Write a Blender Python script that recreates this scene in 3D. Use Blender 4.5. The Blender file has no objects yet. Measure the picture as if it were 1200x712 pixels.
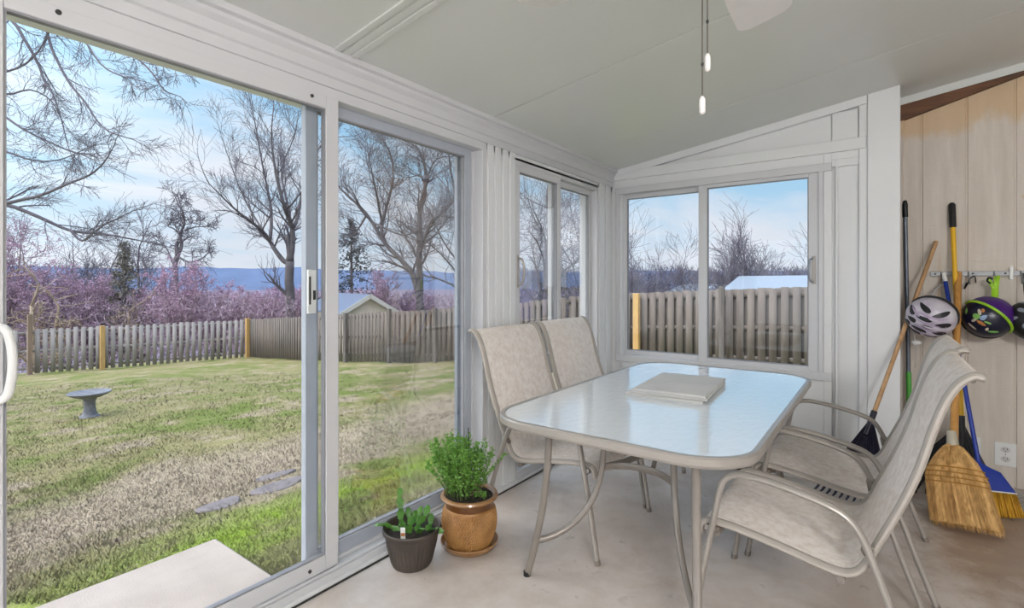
import bpy, math, random
from mathutils import Vector, Matrix, noise as mnoise
V = Vector
R = math.radians
sc = bpy.context.scene
col = sc.collection
rng = random.Random(7)

# ------------------------------------------------------------------ camera
F = 590.0; CX, CY = 600.0, 332.0; H = 1.3
YAW = R(36.3); CS, SN = math.cos(YAW), math.sin(YAW)
def at(px, py, d):
    u = (px - CX) / F * d; z = H - (py - CY) / F * d
    return V((u * CS - d * SN, u * SN + d * CS, z))
cam = bpy.data.cameras.new('camera'); co = bpy.data.objects.new('camera', cam); col.objects.link(co)
co.location = (0, 0, H); co.rotation_euler = (R(90), 0, YAW)
cam.sensor_width = 36; cam.lens = F / 1200 * 36; cam.shift_y = -24 / 1200; cam.clip_end = 6000; cam.clip_start = .02
sc.camera = co

# ------------------------------------------------------------------ materials
def new_mat(name):
    m = bpy.data.materials.new(name); m.use_nodes = True
    nt = m.node_tree; nt.nodes.clear()
    o = nt.nodes.new('ShaderNodeOutputMaterial')
    return m, nt, o
def N(nt, t, **kw):
    n = nt.nodes.new(t)
    for k, v in kw.items():
        if k in n.inputs: n.inputs[k].default_value = v
        else: setattr(n, k, v)
    return n
def L(nt, a, b): nt.links.new(a, b)
def ramp(nt, fac, stops):
    r = nt.nodes.new('ShaderNodeValToRGB'); e = r.color_ramp.elements
    while len(e) < len(stops): e.new(.5)
    for i, (p, c) in enumerate(stops): e[i].position = p; e[i].color = (*c, 1) if len(c) == 3 else c
    L(nt, fac, r.inputs[0]); return r.outputs[0]
def mixc(nt, fac, a, b, mode='MIX'):
    m = nt.nodes.new('ShaderNodeMix'); m.data_type = 'RGBA'; m.blend_type = mode
    for s, v in ((m.inputs[0], fac), (m.inputs[6], a), (m.inputs[7], b)):
        if isinstance(v, (int, float)): s.default_value = v
        elif isinstance(v, tuple): s.default_value = (*v, 1)
        else: L(nt, v, s)
    return m.outputs[2]
def math_(nt, op, a, b=None, c=None):
    m = nt.nodes.new('ShaderNodeMath'); m.operation = op
    for i, v in enumerate((a, b, c)):
        if v is None: continue
        if isinstance(v, (int, float)): m.inputs[i].default_value = v
        else: L(nt, v, m.inputs[i])
    return m.outputs[0]
def noise(nt, vec, scale, detail=4, rough=.55, dist=0):
    n = N(nt, 'ShaderNodeTexNoise', Scale=scale, Detail=detail, Roughness=rough, Distortion=dist)
    L(nt, vec, n.inputs['Vector']); return n.outputs['Fac']
def coords(nt, kind='Object', scale=None):
    if kind == 'Position':
        s = nt.nodes.new('ShaderNodeNewGeometry').outputs['Position']
    else:
        s = nt.nodes.new('ShaderNodeTexCoord').outputs[kind]
    if scale:
        mp = nt.nodes.new('ShaderNodeMapping'); mp.inputs['Scale'].default_value = scale
        L(nt, s, mp.inputs['Vector']); s = mp.outputs[0]
    return s
def sm(name, c, rough=.5, metal=0., var=.06, scale=12., bump=0., bscale=60., c2=None, spec=.5, coat=0., stretch=None, trans=0.):
    """procedural principled material: base colour varied by noise, optional bump"""
    m, nt, o = new_mat(name)
    b = N(nt, 'ShaderNodeBsdfPrincipled', Roughness=rough, Metallic=metal)
    b.inputs['Specular IOR Level'].default_value = spec; b.inputs['Coat Weight'].default_value = coat
    v = coords(nt, 'Object', stretch)
    f = noise(nt, v, scale)
    c2 = c2 or tuple(max(0, x * (1 - 2.2 * var)) for x in c)
    cl = ramp(nt, f, [(.3, c2), (.7, c)])
    L(nt, cl, b.inputs['Base Color'])
    if bump:
        bp = N(nt, 'ShaderNodeBump', Strength=bump, Distance=.01)
        L(nt, noise(nt, v, bscale, 3), bp.inputs['Height']); L(nt, bp.outputs[0], b.inputs['Normal'])
    if trans:
        t = N(nt, 'ShaderNodeBsdfTranslucent'); L(nt, cl, t.inputs[0])
        mx = N(nt, 'ShaderNodeMixShader', Fac=trans); L(nt, b.outputs[0], mx.inputs[1]); L(nt, t.outputs[0], mx.inputs[2])
        L(nt, mx.outputs[0], o.inputs[0])
    else: L(nt, b.outputs[0], o.inputs[0])
    return m
M = {}
M['vinyl'] = sm('white_vinyl', (.60, .60, .615), .38, var=.02, scale=3)
M['ceil'] = sm('white_ceiling_panel', (.66, .67, .645), .3, var=.015, scale=2)
M['wallwhite'] = sm('white_wall_panel', (.72, .725, .73), .42, var=.02, scale=2)
M['gasket'] = sm('grey_gasket', (.27, .27, .29), .6)
M['alu'] = sm('grey_aluminium', (.33, .36, .42), .42, .3, var=.03)
M['sashgrey'] = sm('shaded_grey_sash', (.42, .45, .51), .4, .1, var=.03)  # white sash with its shade put into the colour
M['steel'] = sm('galvanised_steel', (.33, .335, .34), .5, .6, var=.1, scale=20)
M['taupe'] = sm('taupe_metal', (.27, .235, .205), .36, .25, var=.05, scale=8)
M['taupelight'] = sm('taupe_metal_light', (.41, .375, .34), .33, .3, var=.05, scale=8)
M['railcream'] = sm('cream_taupe_rail', (.44, .395, .35), .4, .1, var=.05, scale=8)
M['black'] = sm('black_plastic', (.012, .012, .014), .42, var=.1)
M['blacknavy'] = sm('navy_black_plastic', (.014, .013, .03), .4, var=.1)
M['rubber'] = sm('black_rubber', (.02, .02, .022), .6, var=.1)
M['handlegrey'] = sm('grey_pole_metal', (.16, .18, .22), .4, .4, var=.04)
M['yellow'] = sm('yellow_pole', (.80, .45, .01), .35, var=.03)
M['blue'] = sm('blue_plastic', (.006, .035, .33), .35, var=.05)
M['green'] = sm('green_plastic', (.10, .45, .06), .4)
M['lime'] = sm('lime_plastic', (.33, .62, .02), .45, var=.03)
M['purple'] = sm('purple_shell', (.055, .006, .17), .35, var=.05)
M['navy'] = sm('navy_shell', (.010, .010, .035), .3, var=.2, scale=40)
M['patchorange'] = sm('orange_patch', (.55, .22, .06), .4)
M['patchblue'] = sm('pale_blue_patch', (.30, .42, .62), .4)
M['patchgreen'] = sm('green_patch', (.25, .55, .12), .4)
M['patchcream'] = sm('cream_patch', (.6, .52, .42), .4)
M['helmwhite'] = sm('helmet_lilac_white', (.62, .60, .64), .28, c2=(.42, .36, .46), scale=14)
M['lilac'] = sm('helmet_lilac', (.42, .33, .46), .3, var=.05)
M['strapwhite'] = sm('white_webbing', (.62, .61, .6), .8, var=.05)
M['plasticwhite'] = sm('white_plastic', (.78, .78, .76), .35, var=.02)
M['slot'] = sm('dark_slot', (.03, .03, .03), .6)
M['soil'] = sm('potting_soil', (.030, .022, .016), .95, c2=(.006, .005, .004), scale=40, bump=1, bscale=60)
M['potbrown'] = sm('dark_resin_pot', (.080, .062, .05), .55, c2=(.035, .026, .02), scale=6)
M['herb'] = sm('herb_leaf', (.24, .46, .085), .5, c2=(.10, .26, .04), scale=14, trans=.3)
M['stemgreen'] = sm('herb_stem', (.10, .16, .04), .6)
M['cactus'] = sm('cactus_leaf', (.11, .26, .045), .4, c2=(.05, .15, .03), scale=20)
M['paper'] = sm('newsprint', (.66, .65, .635), .85, var=.06, scale=5)
M['card'] = sm('cardboard', (.55, .48, .40), .8, var=.06)
M['bristle'] = sm('yellow_bristle', (.72, .40, .03), .7, c2=(.50, .24, .015), scale=40, stretch=(1, 1, .15))
M['straw'] = sm('broom_straw', (.78, .48, .19), .75, c2=(.46, .25, .075), scale=60, stretch=(1, 1, .1))
M['stitch'] = sm('broom_stitch', (.42, .19, .02), .7)
M['wirewrap'] = sm('broom_wire', (.55, .50, .40), .5, .3)
M['bark'] = sm('grey_bark', (.15, .135, .145), .9, c2=(.085, .075, .085), scale=3)
M['barkfar'] = sm('grey_brown_bark', (.12, .10, .115), .9, c2=(.07, .06, .07), scale=3)
M['twig'] = sm('twig_bark', (.15, .135, .165), .9, var=.1, scale=3)
M['redbark'] = sm('redbud_bark', (.27, .19, .22), .9, var=.15, scale=3)
M['blossom'] = sm('redbud_blossom', (.58, .39, .52), .8, c2=(.33, .205, .29), scale=.7, trans=.25)
M['tan'] = sm('dry_vine', (.42, .33, .235), .9, c2=(.27, .20, .145), scale=2)
M['conifer'] = sm('conifer_needles', (.035, .05, .055), .9, c2=(.02, .03, .033), scale=2)
M['conifergrey'] = sm('grey_green_needles', (.21, .20, .16), .9, c2=(.13, .125, .10), scale=2)
M['newpost'] = sm('fresh_post_wood', (.56, .36, .13), .8, c2=(.42, .25, .09), scale=6, stretch=(3, 3, .4))
M['oldpost'] = sm('weathered_post', (.16, .14, .13), .9, c2=(.09, .08, .075), scale=6, stretch=(3, 3, .4))
M['brownpost'] = sm('brown_post', (.30, .21, .15), .9, c2=(.18, .13, .10), scale=4, stretch=(3, 3, .3))
M['shedwall'] = sm('shed_siding', (.66, .58, .49), .8, var=.05)
M['shedroof'] = sm('blue_grey_shingle', (.12, .155, .235), .75, c2=(.085, .115, .18), scale=9)
M['fascia'] = sm('shed_fascia', (.58, .56, .53), .6)
M['houseroof'] = sm('pale_metal_roof', (.21, .245, .29), .5, var=.05)
M['housewall'] = sm('house_siding', (.55, .55, .56), .7)
M['hill'] = sm('hazed_forest', (.125, .165, .265), 1, c2=(.10, .135, .22), scale=.02, spec=0)  # blue of the distance haze is mixed into the forest colour
M['hillnear'] = sm('near_forest', (.22, .18, .235), 1, c2=(.14, .125, .17), scale=.3, spec=0)
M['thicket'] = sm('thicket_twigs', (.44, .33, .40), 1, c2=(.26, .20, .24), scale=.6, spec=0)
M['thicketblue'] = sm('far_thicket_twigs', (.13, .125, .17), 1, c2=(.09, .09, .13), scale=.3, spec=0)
M['stone'] = sm('stepping_stone', (.20, .17, .17), .8, c2=(.12, .10, .10), scale=8, bump=.4, bscale=20)
M['bath'] = sm('birdbath_concrete', (.19, .195, .22), .75, c2=(.11, .115, .135), scale=12, bump=.3)
M['bead'] = sm('bead_chain', (.16, .14, .12), .45, .5)
M['fan'] = sm('fan_blade_white', (.82, .79, .78), .42, var=.02)
M['glazelamp'] = None

# concrete slab
M['slab'] = sm('pale_concrete', (.46, .385, .335), .85, c2=(.385, .32, .275), scale=5, bump=.25, bscale=120)

def glass(name, fac=.10, tint=(1, 1, 1)):
    m, nt, o = new_mat(name)
    t = N(nt, 'ShaderNodeBsdfTransparent'); t.inputs[0].default_value = (*tint, 1)
    g = N(nt, 'ShaderNodeBsdfGlossy', Roughness=.01)
    lw = N(nt, 'ShaderNodeLayerWeight', Blend=.35)
    v = coords(nt, 'Object'); f = noise(nt, v, .8, 1)
    mf = math_(nt, 'MULTIPLY_ADD', lw.outputs['Fresnel'], fac, math_(nt, 'MULTIPLY', f, .012))
    mx = nt.nodes.new('ShaderNodeMixShader'); L(nt, mf, mx.inputs[0]); L(nt, t.outputs[0], mx.inputs[1]); L(nt, g.outputs[0], mx.inputs[2])
    L(nt, mx.outputs[0], o.inputs[0]); return m
M['glass'] = glass('window_glass', .35, (.97, .98, .985))
M['globe'] = None

def floor_mat():
    m, nt, o = new_mat('sealed_concrete_floor')
    b = N(nt, 'ShaderNodeBsdfPrincipled'); p = coords(nt, 'Position')
    f1 = noise(nt, p, 2.2, 6, .65, .4); f2 = noise(nt, p, 9, 5, .6); f3 = noise(nt, p, 45, 2)
    c = ramp(nt, f1, [(.32, (.44, .375, .325)), (.52, (.565, .505, .46)), (.72, (.615, .575, .54))])
    c = mixc(nt, math_(nt, 'MULTIPLY', ramp(nt, f2, [(.48, (0, 0, 0)), (.72, (1, 1, 1))]), .45), c, (.43, .345, .28))
    c = mixc(nt, math_(nt, 'MULTIPLY', f3, .15), c, (.70, .65, .60))
    # old water stains in the storage corner (their own ragged shape)
    sp = nt.nodes.new('ShaderNodeSeparateXYZ'); L(nt, p, sp.inputs[0])
    dx = math_(nt, 'MULTIPLY', math_(nt, 'SUBTRACT', sp.outputs[0], .70), .95)
    dy = math_(nt, 'MULTIPLY', math_(nt, 'SUBTRACT', sp.outputs[1], 3.45), .75)
    r2 = math_(nt, 'SQRT', math_(nt, 'ADD', math_(nt, 'MULTIPLY', dx, dx), math_(nt, 'MULTIPLY', dy, dy)))
    e = math_(nt, 'MULTIPLY_ADD', noise(nt, p, 3.2, 6, .7), 1.4, math_(nt, 'MULTIPLY', r2, -1.0))
    st = ramp(nt, e, [(.0, (0, 0, 0)), (.32, (.8, .8, .8))])
    c = mixc(nt, st, c, mixc(nt, noise(nt, p, 7, 4), (.20, .125, .08), (.40, .29, .20)))
    L(nt, c, b.inputs['Base Color'])
    L(nt, math_(nt, 'MULTIPLY_ADD', f2, .3, .17), b.inputs['Roughness'])
    bp = N(nt, 'ShaderNodeBump', Strength=.08, Distance=.01); L(nt, f3, bp.inputs['Height']); L(nt, bp.outputs[0], b.inputs['Normal'])
    L(nt, b.outputs[0], o.inputs[0]); return m
M['floor'] = floor_mat()

def siding_mat():
    m, nt, o = new_mat('rough_sawn_siding')
    b = N(nt, 'ShaderNodeBsdfPrincipled', Roughness=.85); p = coords(nt, 'Position')
    ps = coords(nt, 'Position', (1, 1, .12))
    g = noise(nt, ps, 14, 5, .65)
    c = ramp(nt, g, [(.3, (.58, .51, .44)), (.7, (.70, .635, .565))])
    sp = nt.nodes.new('ShaderNodeSeparateXYZ'); L(nt, p, sp.inputs[0])
    # amber water stain under the rafter and thin runs below it
    n1 = noise(nt, coords(nt, 'Position', (1, 1, .55)), 3.4, 4, .6)
    up = math_(nt, 'MULTIPLY_ADD', sp.outputs[0], -.15, sp.outputs[2])
    s = math_(nt, 'MULTIPLY_ADD', n1, 1.1, math_(nt, 'MULTIPLY_ADD', up, 2.6, -6.0))
    st = ramp(nt, s, [(.35, (0, 0, 0)), (.52, (1, 1, 1))])
    c = mixc(nt, math_(nt, 'MULTIPLY', st, .6), c, (.62, .40, .18))
    n2 = noise(nt, coords(nt, 'Position', (1, 1, .05)), 8.5, 2, .5)
    run = ramp(nt, n2, [(.66, (0, 0, 0)), (.72, (1, 1, 1))])
    c = mixc(nt, math_(nt, 'MULTIPLY', run, .42), c, (.55, .38, .20))
    kn = noise(nt, p, 9, 1); kf = ramp(nt, kn, [(.77, (0, 0, 0)), (.80, (1, 1, 1))])
    c = mixc(nt, math_(nt, 'MULTIPLY', kf, .5), c, (.50, .27, .09))
    L(nt, c, b.inputs['Base Color'])
    w = noise(nt, coords(nt, 'Position', (.25, .25, 1)), 110, 2)
    bp = N(nt, 'ShaderNodeBump', Strength=.35, Distance=.006); L(nt, w, bp.inputs['Height']); L(nt, bp.outputs[0], b.inputs['Normal'])
    L(nt, b.outputs[0], o.inputs[0]); return m
M['siding'] = siding_mat()
def wood_mat(name, a, b_, sc_=18, stretch=(.12, 1, 1), rough=.6):
    m, nt, o = new_mat(name)
    b = N(nt, 'ShaderNodeBsdfPrincipled', Roughness=rough)
    v = coords(nt, 'Object', stretch)
    f = noise(nt, v, sc_, 5, .65, .6)
    L(nt, ramp(nt, f, [(.3, a), (.7, b_)]), b.inputs['Base Color'])
    bp = N(nt, 'ShaderNodeBump', Strength=.2, Distance=.01); L(nt, f, bp.inputs['Height']); L(nt, bp.outputs[0], b.inputs['Normal'])
    L(nt, b.outputs[0], o.inputs[0]); return m
M['rafter'] = wood_mat('dark_rafter_wood', (.045, .014, .005), (.19, .075, .025))
M['stick'] = wood_mat('pale_stick_wood', (.36, .20, .09), (.58, .36, .19), 26, (1, 1, .1))
M['amber'] = wood_mat('amber_handle_wood', (.42, .185, .04), (.60, .31, .09), 26, (1, 1, .1), .4)
M['broomwood'] = M['amber']
def fence_mat(name, a, b_):
    m, nt, o = new_mat(name)
    b = N(nt, 'ShaderNodeBsdfPrincipled', Roughness=.9)
    p = coords(nt, 'Position', (1, 1, .22)); f = noise(nt, p, 5.5, 5, .7)
    f2 = noise(nt, coords(nt, 'Position'), .7, 2)
    c = ramp(nt, f, [(.25, a), (.75, b_)])
    c = mixc(nt, math_(nt, 'MULTIPLY', f2, .35), c, (.36, .25, .19))
    L(nt, c, b.inputs['Base Color']); L(nt, b.outputs[0], o.inputs[0]); return m
M['fenceA'] = fence_mat('weathered_grey_boards', (.15, .155, .175), (.40, .385, .375))
M['fenceB'] = fence_mat('weathered_brown_boards', (.055, .055, .056), (.15, .14, .13))

def sling_mat():
    m, nt, o = new_mat('woven_sling_fabric')
    b = N(nt, 'ShaderNodeBsdfPrincipled', Roughness=.75)
    v = coords(nt, 'Object')
    f = noise(nt, v, 30, 4, .7); f2 = noise(nt, v, 4, 3)
    c = ramp(nt, f, [(.34, (.76, .67, .60)), (.60, (.91, .85, .80))])
    c = mixc(nt, ramp(nt, f2, [(.5, (0, 0, 0)), (.8, (.35, .35, .35))]), c, (.82, .72, .64))
    L(nt, c, b.inputs['Base Color'])
    wx = N(nt, 'ShaderNodeTexWave', Scale=90.0); L(nt, v, wx.inputs['Vector']); wx.bands_direction = 'Y'
    wy = N(nt, 'ShaderNodeTexWave', Scale=90.0); L(nt, v, wy.inputs['Vector']); wy.bands_direction = 'Z'
    h = math_(nt, 'ADD', wx.outputs['Fac'], wy.outputs['Fac'])
    bp = N(nt, 'ShaderNodeBump', Strength=.12, Distance=.003); L(nt, h, bp.inputs['Height']); L(nt, bp.outputs[0], b.inputs['Normal'])
    t = N(nt, 'ShaderNodeBsdfTranslucent'); L(nt, c, t.inputs[0])
    mx = N(nt, 'ShaderNodeMixShader', Fac=.12); L(nt, b.outputs[0], mx.inputs[1]); L(nt, t.outputs[0], mx.inputs[2])
    L(nt, mx.outputs[0], o.inputs[0]); return m
M['sling'] = sling_mat()
def tableglass_mat():
    m, nt, o = new_mat('rippled_frosted_glass')
    b = N(nt, 'ShaderNodeBsdfPrincipled', Roughness=.045, IOR=1.6)
    v = coords(nt, 'Object')
    b.inputs['Base Color'].default_value = (.80, .86, .90, 1)
    b.inputs['Specular IOR Level'].default_value = .9
    b.inputs['Coat Weight'].default_value = 1.0; b.inputs['Coat Roughness'].default_value = .04; b.inputs['Coat IOR'].default_value = 1.8
    f = noise(nt, coords(nt, 'Object', (1, .5, 1)), 34, 2, .5)
    f2 = noise(nt, v, 150, 2, .5)
    h = math_(nt, 'MULTIPLY_ADD', f2, .2, f)
    bp = N(nt, 'ShaderNodeBump', Strength=.16, Distance=.006); L(nt, h, bp.inputs['Height'])
    L(nt, bp.outputs[0], b.inputs['Normal']); L(nt, bp.outputs[0], b.inputs['Coat Normal'])
    L(nt, b.outputs[0], o.inputs[0]); return m
M['tableglass'] = tableglass_mat()
def honey_mat():
    m, nt, o = new_mat('honey_glazed_weave')
    b = N(nt, 'ShaderNodeBsdfPrincipled', Roughness=.35)
    v = coords(nt, 'Object'); f = noise(nt, v, 16, 4)
    L(nt, ramp(nt, f, [(.3, (.26, .115, .03)), (.7, (.45, .235, .075))]), b.inputs['Base Color'])
    L(nt, b.outputs[0], o.inputs[0]); return m
M['honey'] = honey_mat()
M['honeyrim'] = sm('honey_glazed_rim', (.37, .20, .085), .3, c2=(.22, .10, .03), scale=9, coat=.3)
M['honeyband'] = sm('brown_glazed_band', (.19, .075, .02), .3, c2=(.11, .04, .012), scale=9, coat=.3)

def lawn_color(nt):
    p = coords(nt, 'Position'); sp = nt.nodes.new('ShaderNodeSeparateXYZ'); L(nt, p, sp.inputs[0])
    X, Y = sp.outputs[0], sp.outputs[1]
    big = noise(nt, p, .45, 4, .6); mid = noise(nt, p, 1.5, 5, .65); fine = noise(nt, p, 9, 3, .6); vf = noise(nt, p, 45, 3, .7)
    green = mixc(nt, fine, (.095, .14, .025), (.22, .25, .07))
    tan = mixc(nt, fine, (.28, .215, .15), (.49, .395, .295))
    olive = mixc(nt, fine, (.205, .19, .08), (.345, .30, .15))
    sel = math_(nt, 'MULTIPLY_ADD', mid, .6, math_(nt, 'MULTIPLY', big, .4))
    c = mixc(nt, ramp(nt, sel, [(.41, (0, 0, 0)), (.53, (1, 1, 1))]), green, olive)
    c = mixc(nt, ramp(nt, mid, [(.53, (0, 0, 0)), (.66, (.85, .85, .85))]), c, tan)
    # worn dry strip running along the porch
    wob = math_(nt, 'MULTIPLY_ADD', noise(nt, p, .8, 4, .65), 3.4, -1.7)
    dst = math_(nt, 'ABSOLUTE', math_(nt, 'ADD', math_(nt, 'ADD', X, 5.25), math_(nt, 'MULTIPLY', wob, .8)))
    strip = ramp(nt, math_(nt, 'MULTIPLY_ADD', mid, .5, math_(nt, 'MULTIPLY', dst, -.55)), [(-.0, (0, 0, 0)), (.02, (0, 0, 0)), (.05, (0, 0, 0))])
    strip = math_(nt, 'SMOOTH_MIN', 1.0, math_(nt, 'MAXIMUM', 0.0, math_(nt, 'MULTIPLY_ADD', dst, -1.1, 1.45)), .2)
    c = mixc(nt, math_(nt, 'MULTIPLY', strip, .92), c, tan)
    # bright moss close to the slab
    d2 = math_(nt, 'ABSOLUTE', math_(nt, 'ADD', math_(nt, 'ADD', X, 3.35), math_(nt, 'MULTIPLY', wob, .35)))
    moss = math_(nt, 'MAXIMUM', 0.0, math_(nt, 'MULTIPLY_ADD', d2, -1.4, 1.0))
    moss = math_(nt, 'MULTIPLY', moss, ramp(nt, mid, [(.42, (0, 0, 0)), (.55, (1, 1, 1))]))
    c = mixc(nt, moss, c, mixc(nt, fine, (.16, .27, .015), (.29, .41, .03)))
    dirt = ramp(nt, noise(nt, p, 2.6, 4, .6), [(.60, (0, 0, 0)), (.70, (.8, .8, .8))])
    near = math_(nt, 'GREATER_THAN', X, -4.2)
    c = mixc(nt, math_(nt, 'MULTIPLY', dirt, near), c, mixc(nt, fine, (.13, .085, .06), (.30, .22, .17)))
    return mixc(nt, math_(nt, 'MULTIPLY', vf, .45), c, mixc(nt, .55, c, (.10, .08, .05)))
def lawn_mat(name, bump):
    m, nt, o = new_mat(name)
    b = N(nt, 'ShaderNodeBsdfPrincipled', Roughness=.95); b.inputs['Specular IOR Level'].default_value = .1
    c = lawn_color(nt); L(nt, c, b.inputs['Base Color'])
    if bump:
        bp = N(nt, 'ShaderNodeBump', Strength=.8, Distance=.04)
        L(nt, noise(nt, coords(nt, 'Position'), 28, 4, .7), bp.inputs['Height']); L(nt, bp.outputs[0], b.inputs['Normal'])
    else:
        cx_ = N(nt, 'ShaderNodeCombineXYZ', X=0., Y=0., Z=1.); L(nt, cx_.outputs[0], b.inputs['Normal'])
    L(nt, b.outputs[0], o.inputs[0]); return m
M['lawn'] = lawn_mat('patchy_lawn', True); M['blade'] = lawn_mat('grass_blades', False)

def emit_mat(name, c, s):
    m, nt, o = new_mat(name)
    e = N(nt, 'ShaderNodeEmission', Strength=s); e.inputs[0].default_value = (*c, 1); L(nt, e.outputs[0], o.inputs[0]); return m
M['globe'] = sm('opal_lamp_globe', (.75, .74, .72), .3)

# ------------------------------------------------------------------ mesh helpers
class MB:
    def __init__(s): s.v = []; s.f = []
    def add(s, vs, fs):
        o = len(s.v); s.v += [tuple(p) for p in vs]; s.f += [tuple(i + o for i in f) for f in fs]; return s
    def box(s, a, b):
        (x0, x1), (y0, y1), (z0, z1) = [(min(p, q), max(p, q)) for p, q in zip(a, b)]
        return s.add([(x0, y0, z0), (x1, y0, z0), (x1, y1, z0), (x0, y1, z0), (x0, y0, z1), (x1, y0, z1), (x1, y1, z1), (x0, y1, z1)],
                     [(3, 2, 1, 0), (4, 5, 6, 7), (0, 1, 5, 4), (1, 2, 6, 5), (2, 3, 7, 6), (3, 0, 4, 7)])
    def bar(s, p, q, w, h, up=(0, 0, 1)):
        return s.tube([p, q], 1, 4, flat=(w / 2 * 1.41421, h / 2 * 1.41421), up=up, ph=math.pi / 4)
    def tube(s, pts, r, n=8, flat=None, up=None, cap=True, ph=0.):
        pts = [V(p) for p in pts]; k = len(pts)
        rs = r if isinstance(r, (list, tuple)) else [r] * k
        vs = []; pn = None
        for i, p in enumerate(pts):
            t = (pts[min(i + 1, k - 1)] - pts[max(i - 1, 0)]).normalized()
            if up is not None:
                a = t.cross(V(up))
                if a.length < 1e-4: a = t.cross(V((1, 0, .01)))
                a.normalize(); b = a.cross(t)
            else:
                if pn is None:
                    ref = V((0, 0, 1)) if abs(t.z) < .9 else V((1, 0, 0)); a = t.cross(ref).normalized()
                else:
                    a = (pn - t * pn.dot(t)).normalized()
                pn = a; b = a.cross(t)
            fa, fb = flat if flat else (1, 1)
            for j in range(n):
                an = 2 * math.pi * j / n + ph
                vs.append(p + a * math.cos(an) * fa * rs[i] + b * math.sin(an) * fb * rs[i])
        fs = [(i * n + j, i * n + (j + 1) % n, (i + 1) * n + (j + 1) % n, (i + 1) * n + j) for i in range(k - 1) for j in range(n)]
        if cap: fs += [tuple(range(n - 1, -1, -1)), tuple((k - 1) * n + j for j in range(n))]
        return s.add(vs, fs)
    def lathe(s, prof, n=32, c=(0, 0, 0), wob=None):
        vs = []; k = len(prof)
        for i, (r, z) in enumerate(prof):
            for j in range(n):
                an = 2 * math.pi * j / n; rr = r + (wob(i, j, r, z) if wob else 0)
                vs.append((c[0] + rr * math.cos(an), c[1] + rr * math.sin(an), c[2] + z))
        fs = [(i * n + j, i * n + (j + 1) % n, (i + 1) * n + (j + 1) % n, (i + 1) * n + j) for i in range(k - 1) for j in range(n)]
        fs += [tuple(range(n - 1, -1, -1)), tuple((k - 1) * n + j for j in range(n))]
        return s.add(vs, fs)
    def prism(s, poly, z0, z1):
        n = len(poly)
        return s.add([(x, y, z0) for x, y in poly] + [(x, y, z1) for x, y in poly],
                     [tuple(range(n - 1, -1, -1)), tuple(range(n, 2 * n))] + [(i, (i + 1) % n, n + (i + 1) % n, n + i) for i in range(n)])
    def ell(s, c, r, nu=16, nv=10, rot=None, zmin=-1.):
        prof = []
        vs = []
        a0 = math.asin(max(-1, zmin))
        for i in range(nv + 1):
            a = a0 + (math.pi / 2 - a0) * i / nv
            for j in range(nu):
                b = 2 * math.pi * j / nu
                p = V((math.cos(a) * math.cos(b) * r[0], math.cos(a) * math.sin(b) * r[1], math.sin(a) * r[2]))
                if rot: p = rot @ p
                vs.append(V(c) + p)
        fs = [(i * nu + j, i * nu + (j + 1) % nu, (i + 1) * nu + (j + 1) % nu, (i + 1) * nu + j) for i in range(nv) for j in range(nu)]
        fs.append(tuple(range(nu - 1, -1, -1)))
        return s.add(vs, fs)
    def build(s, name, mat, parent=None, sharp=38, bevel=0., loc=None):
        me = bpy.data.meshes.new(name); me.from_pydata(s.v, [], s.f); me.update()
        me.polygons.foreach_set('use_smooth', [True] * len(me.polygons))
        if sharp and len(me.polygons) < 60000: me.set_sharp_from_angle(angle=R(sharp))
        me.materials.append(mat)
        o = bpy.data.objects.new(name, me); col.objects.link(o)
        if parent: o.parent = parent
        if loc: o.location = loc
        if bevel:
            b = o.modifiers.new('edge', 'BEVEL'); b.width = bevel; b.segments = 2; b.limit_method = 'ANGLE'; b.angle_limit = R(50)
        return o
def tag(o, label=None, cat=None, group=None, kind=None):
    for k, v in (('label', label), ('category', cat), ('group', group), ('kind', kind)):
        if v: o[k] = v
    return o
def empty(name, loc=(0, 0, 0), rz=0):
    o = bpy.data.objects.new(name, None); col.objects.link(o); o.location = loc; o.rotation_euler = (0, 0, rz); o.empty_display_size = .1
    return o
def copy_tree(o, parent=None):
    c = o.copy(); col.objects.link(c)
    if parent: c.parent = parent
    for ch in [x for x in bpy.data.objects if x.parent == o]: copy_tree(ch, c)
    return c
def spline(pts, n=8):
    pts = [V(p) for p in pts]; P = [pts[0] * 2 - pts[1]] + pts + [pts[-1] * 2 - pts[-2]]; out = []
    for i in range(1, len(P) - 2):
        a, b, c, d = P[i - 1:i + 3]
        for k in range(n):
            t = k / n
            out.append(.5 * ((2 * b) + (c - a) * t + (2 * a - 5 * b + 4 * c - d) * t * t + (3 * b - a - 3 * c + d) * t ** 3))
    return out + [pts[-1]]
def struct(o, label, cat): return tag(o, label, cat, kind='structure')

# ------------------------------------------------------------------ room shell
XL = -1.93; YB = 4.15; SLOPE = .147
def ceil_z(x): return 2.29 + SLOPE * (x - XL)
XR, YS, YF = 2.3, 4.47, -2.0
struct(MB().box((-2.12, YF - .15, -.12), (XR + .1, YS + .1, 0)).build('floor', M['floor']), 'sealed beige concrete porch floor with mottled stains', 'floor')
cz = MB()
def slab(mb, x0, x1, y0, y1, dz0, dz1):
    return mb.add([(x0, y0, ceil_z(x0) + dz0), (x1, y0, ceil_z(x1) + dz0), (x1, y1, ceil_z(x1) + dz0), (x0, y1, ceil_z(x0) + dz0),
                   (x0, y0, ceil_z(x0) + dz1), (x1, y0, ceil_z(x1) + dz1), (x1, y1, ceil_z(x1) + dz1), (x0, y1, ceil_z(x0) + dz1)],
                  [(3, 2, 1, 0), (4, 5, 6, 7), (0, 1, 5, 4), (1, 2, 6, 5), (2, 3, 7, 6), (3, 0, 4, 7)])
seams = [YF - .15, -.93, .17, 1.33, 2.372, 3.475, YS + .1]
for a, b in zip(seams[:-1], seams[1:]): slab(cz, -2.45, XR + .1, a + .003, b - .003, 0, .1)
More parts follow.
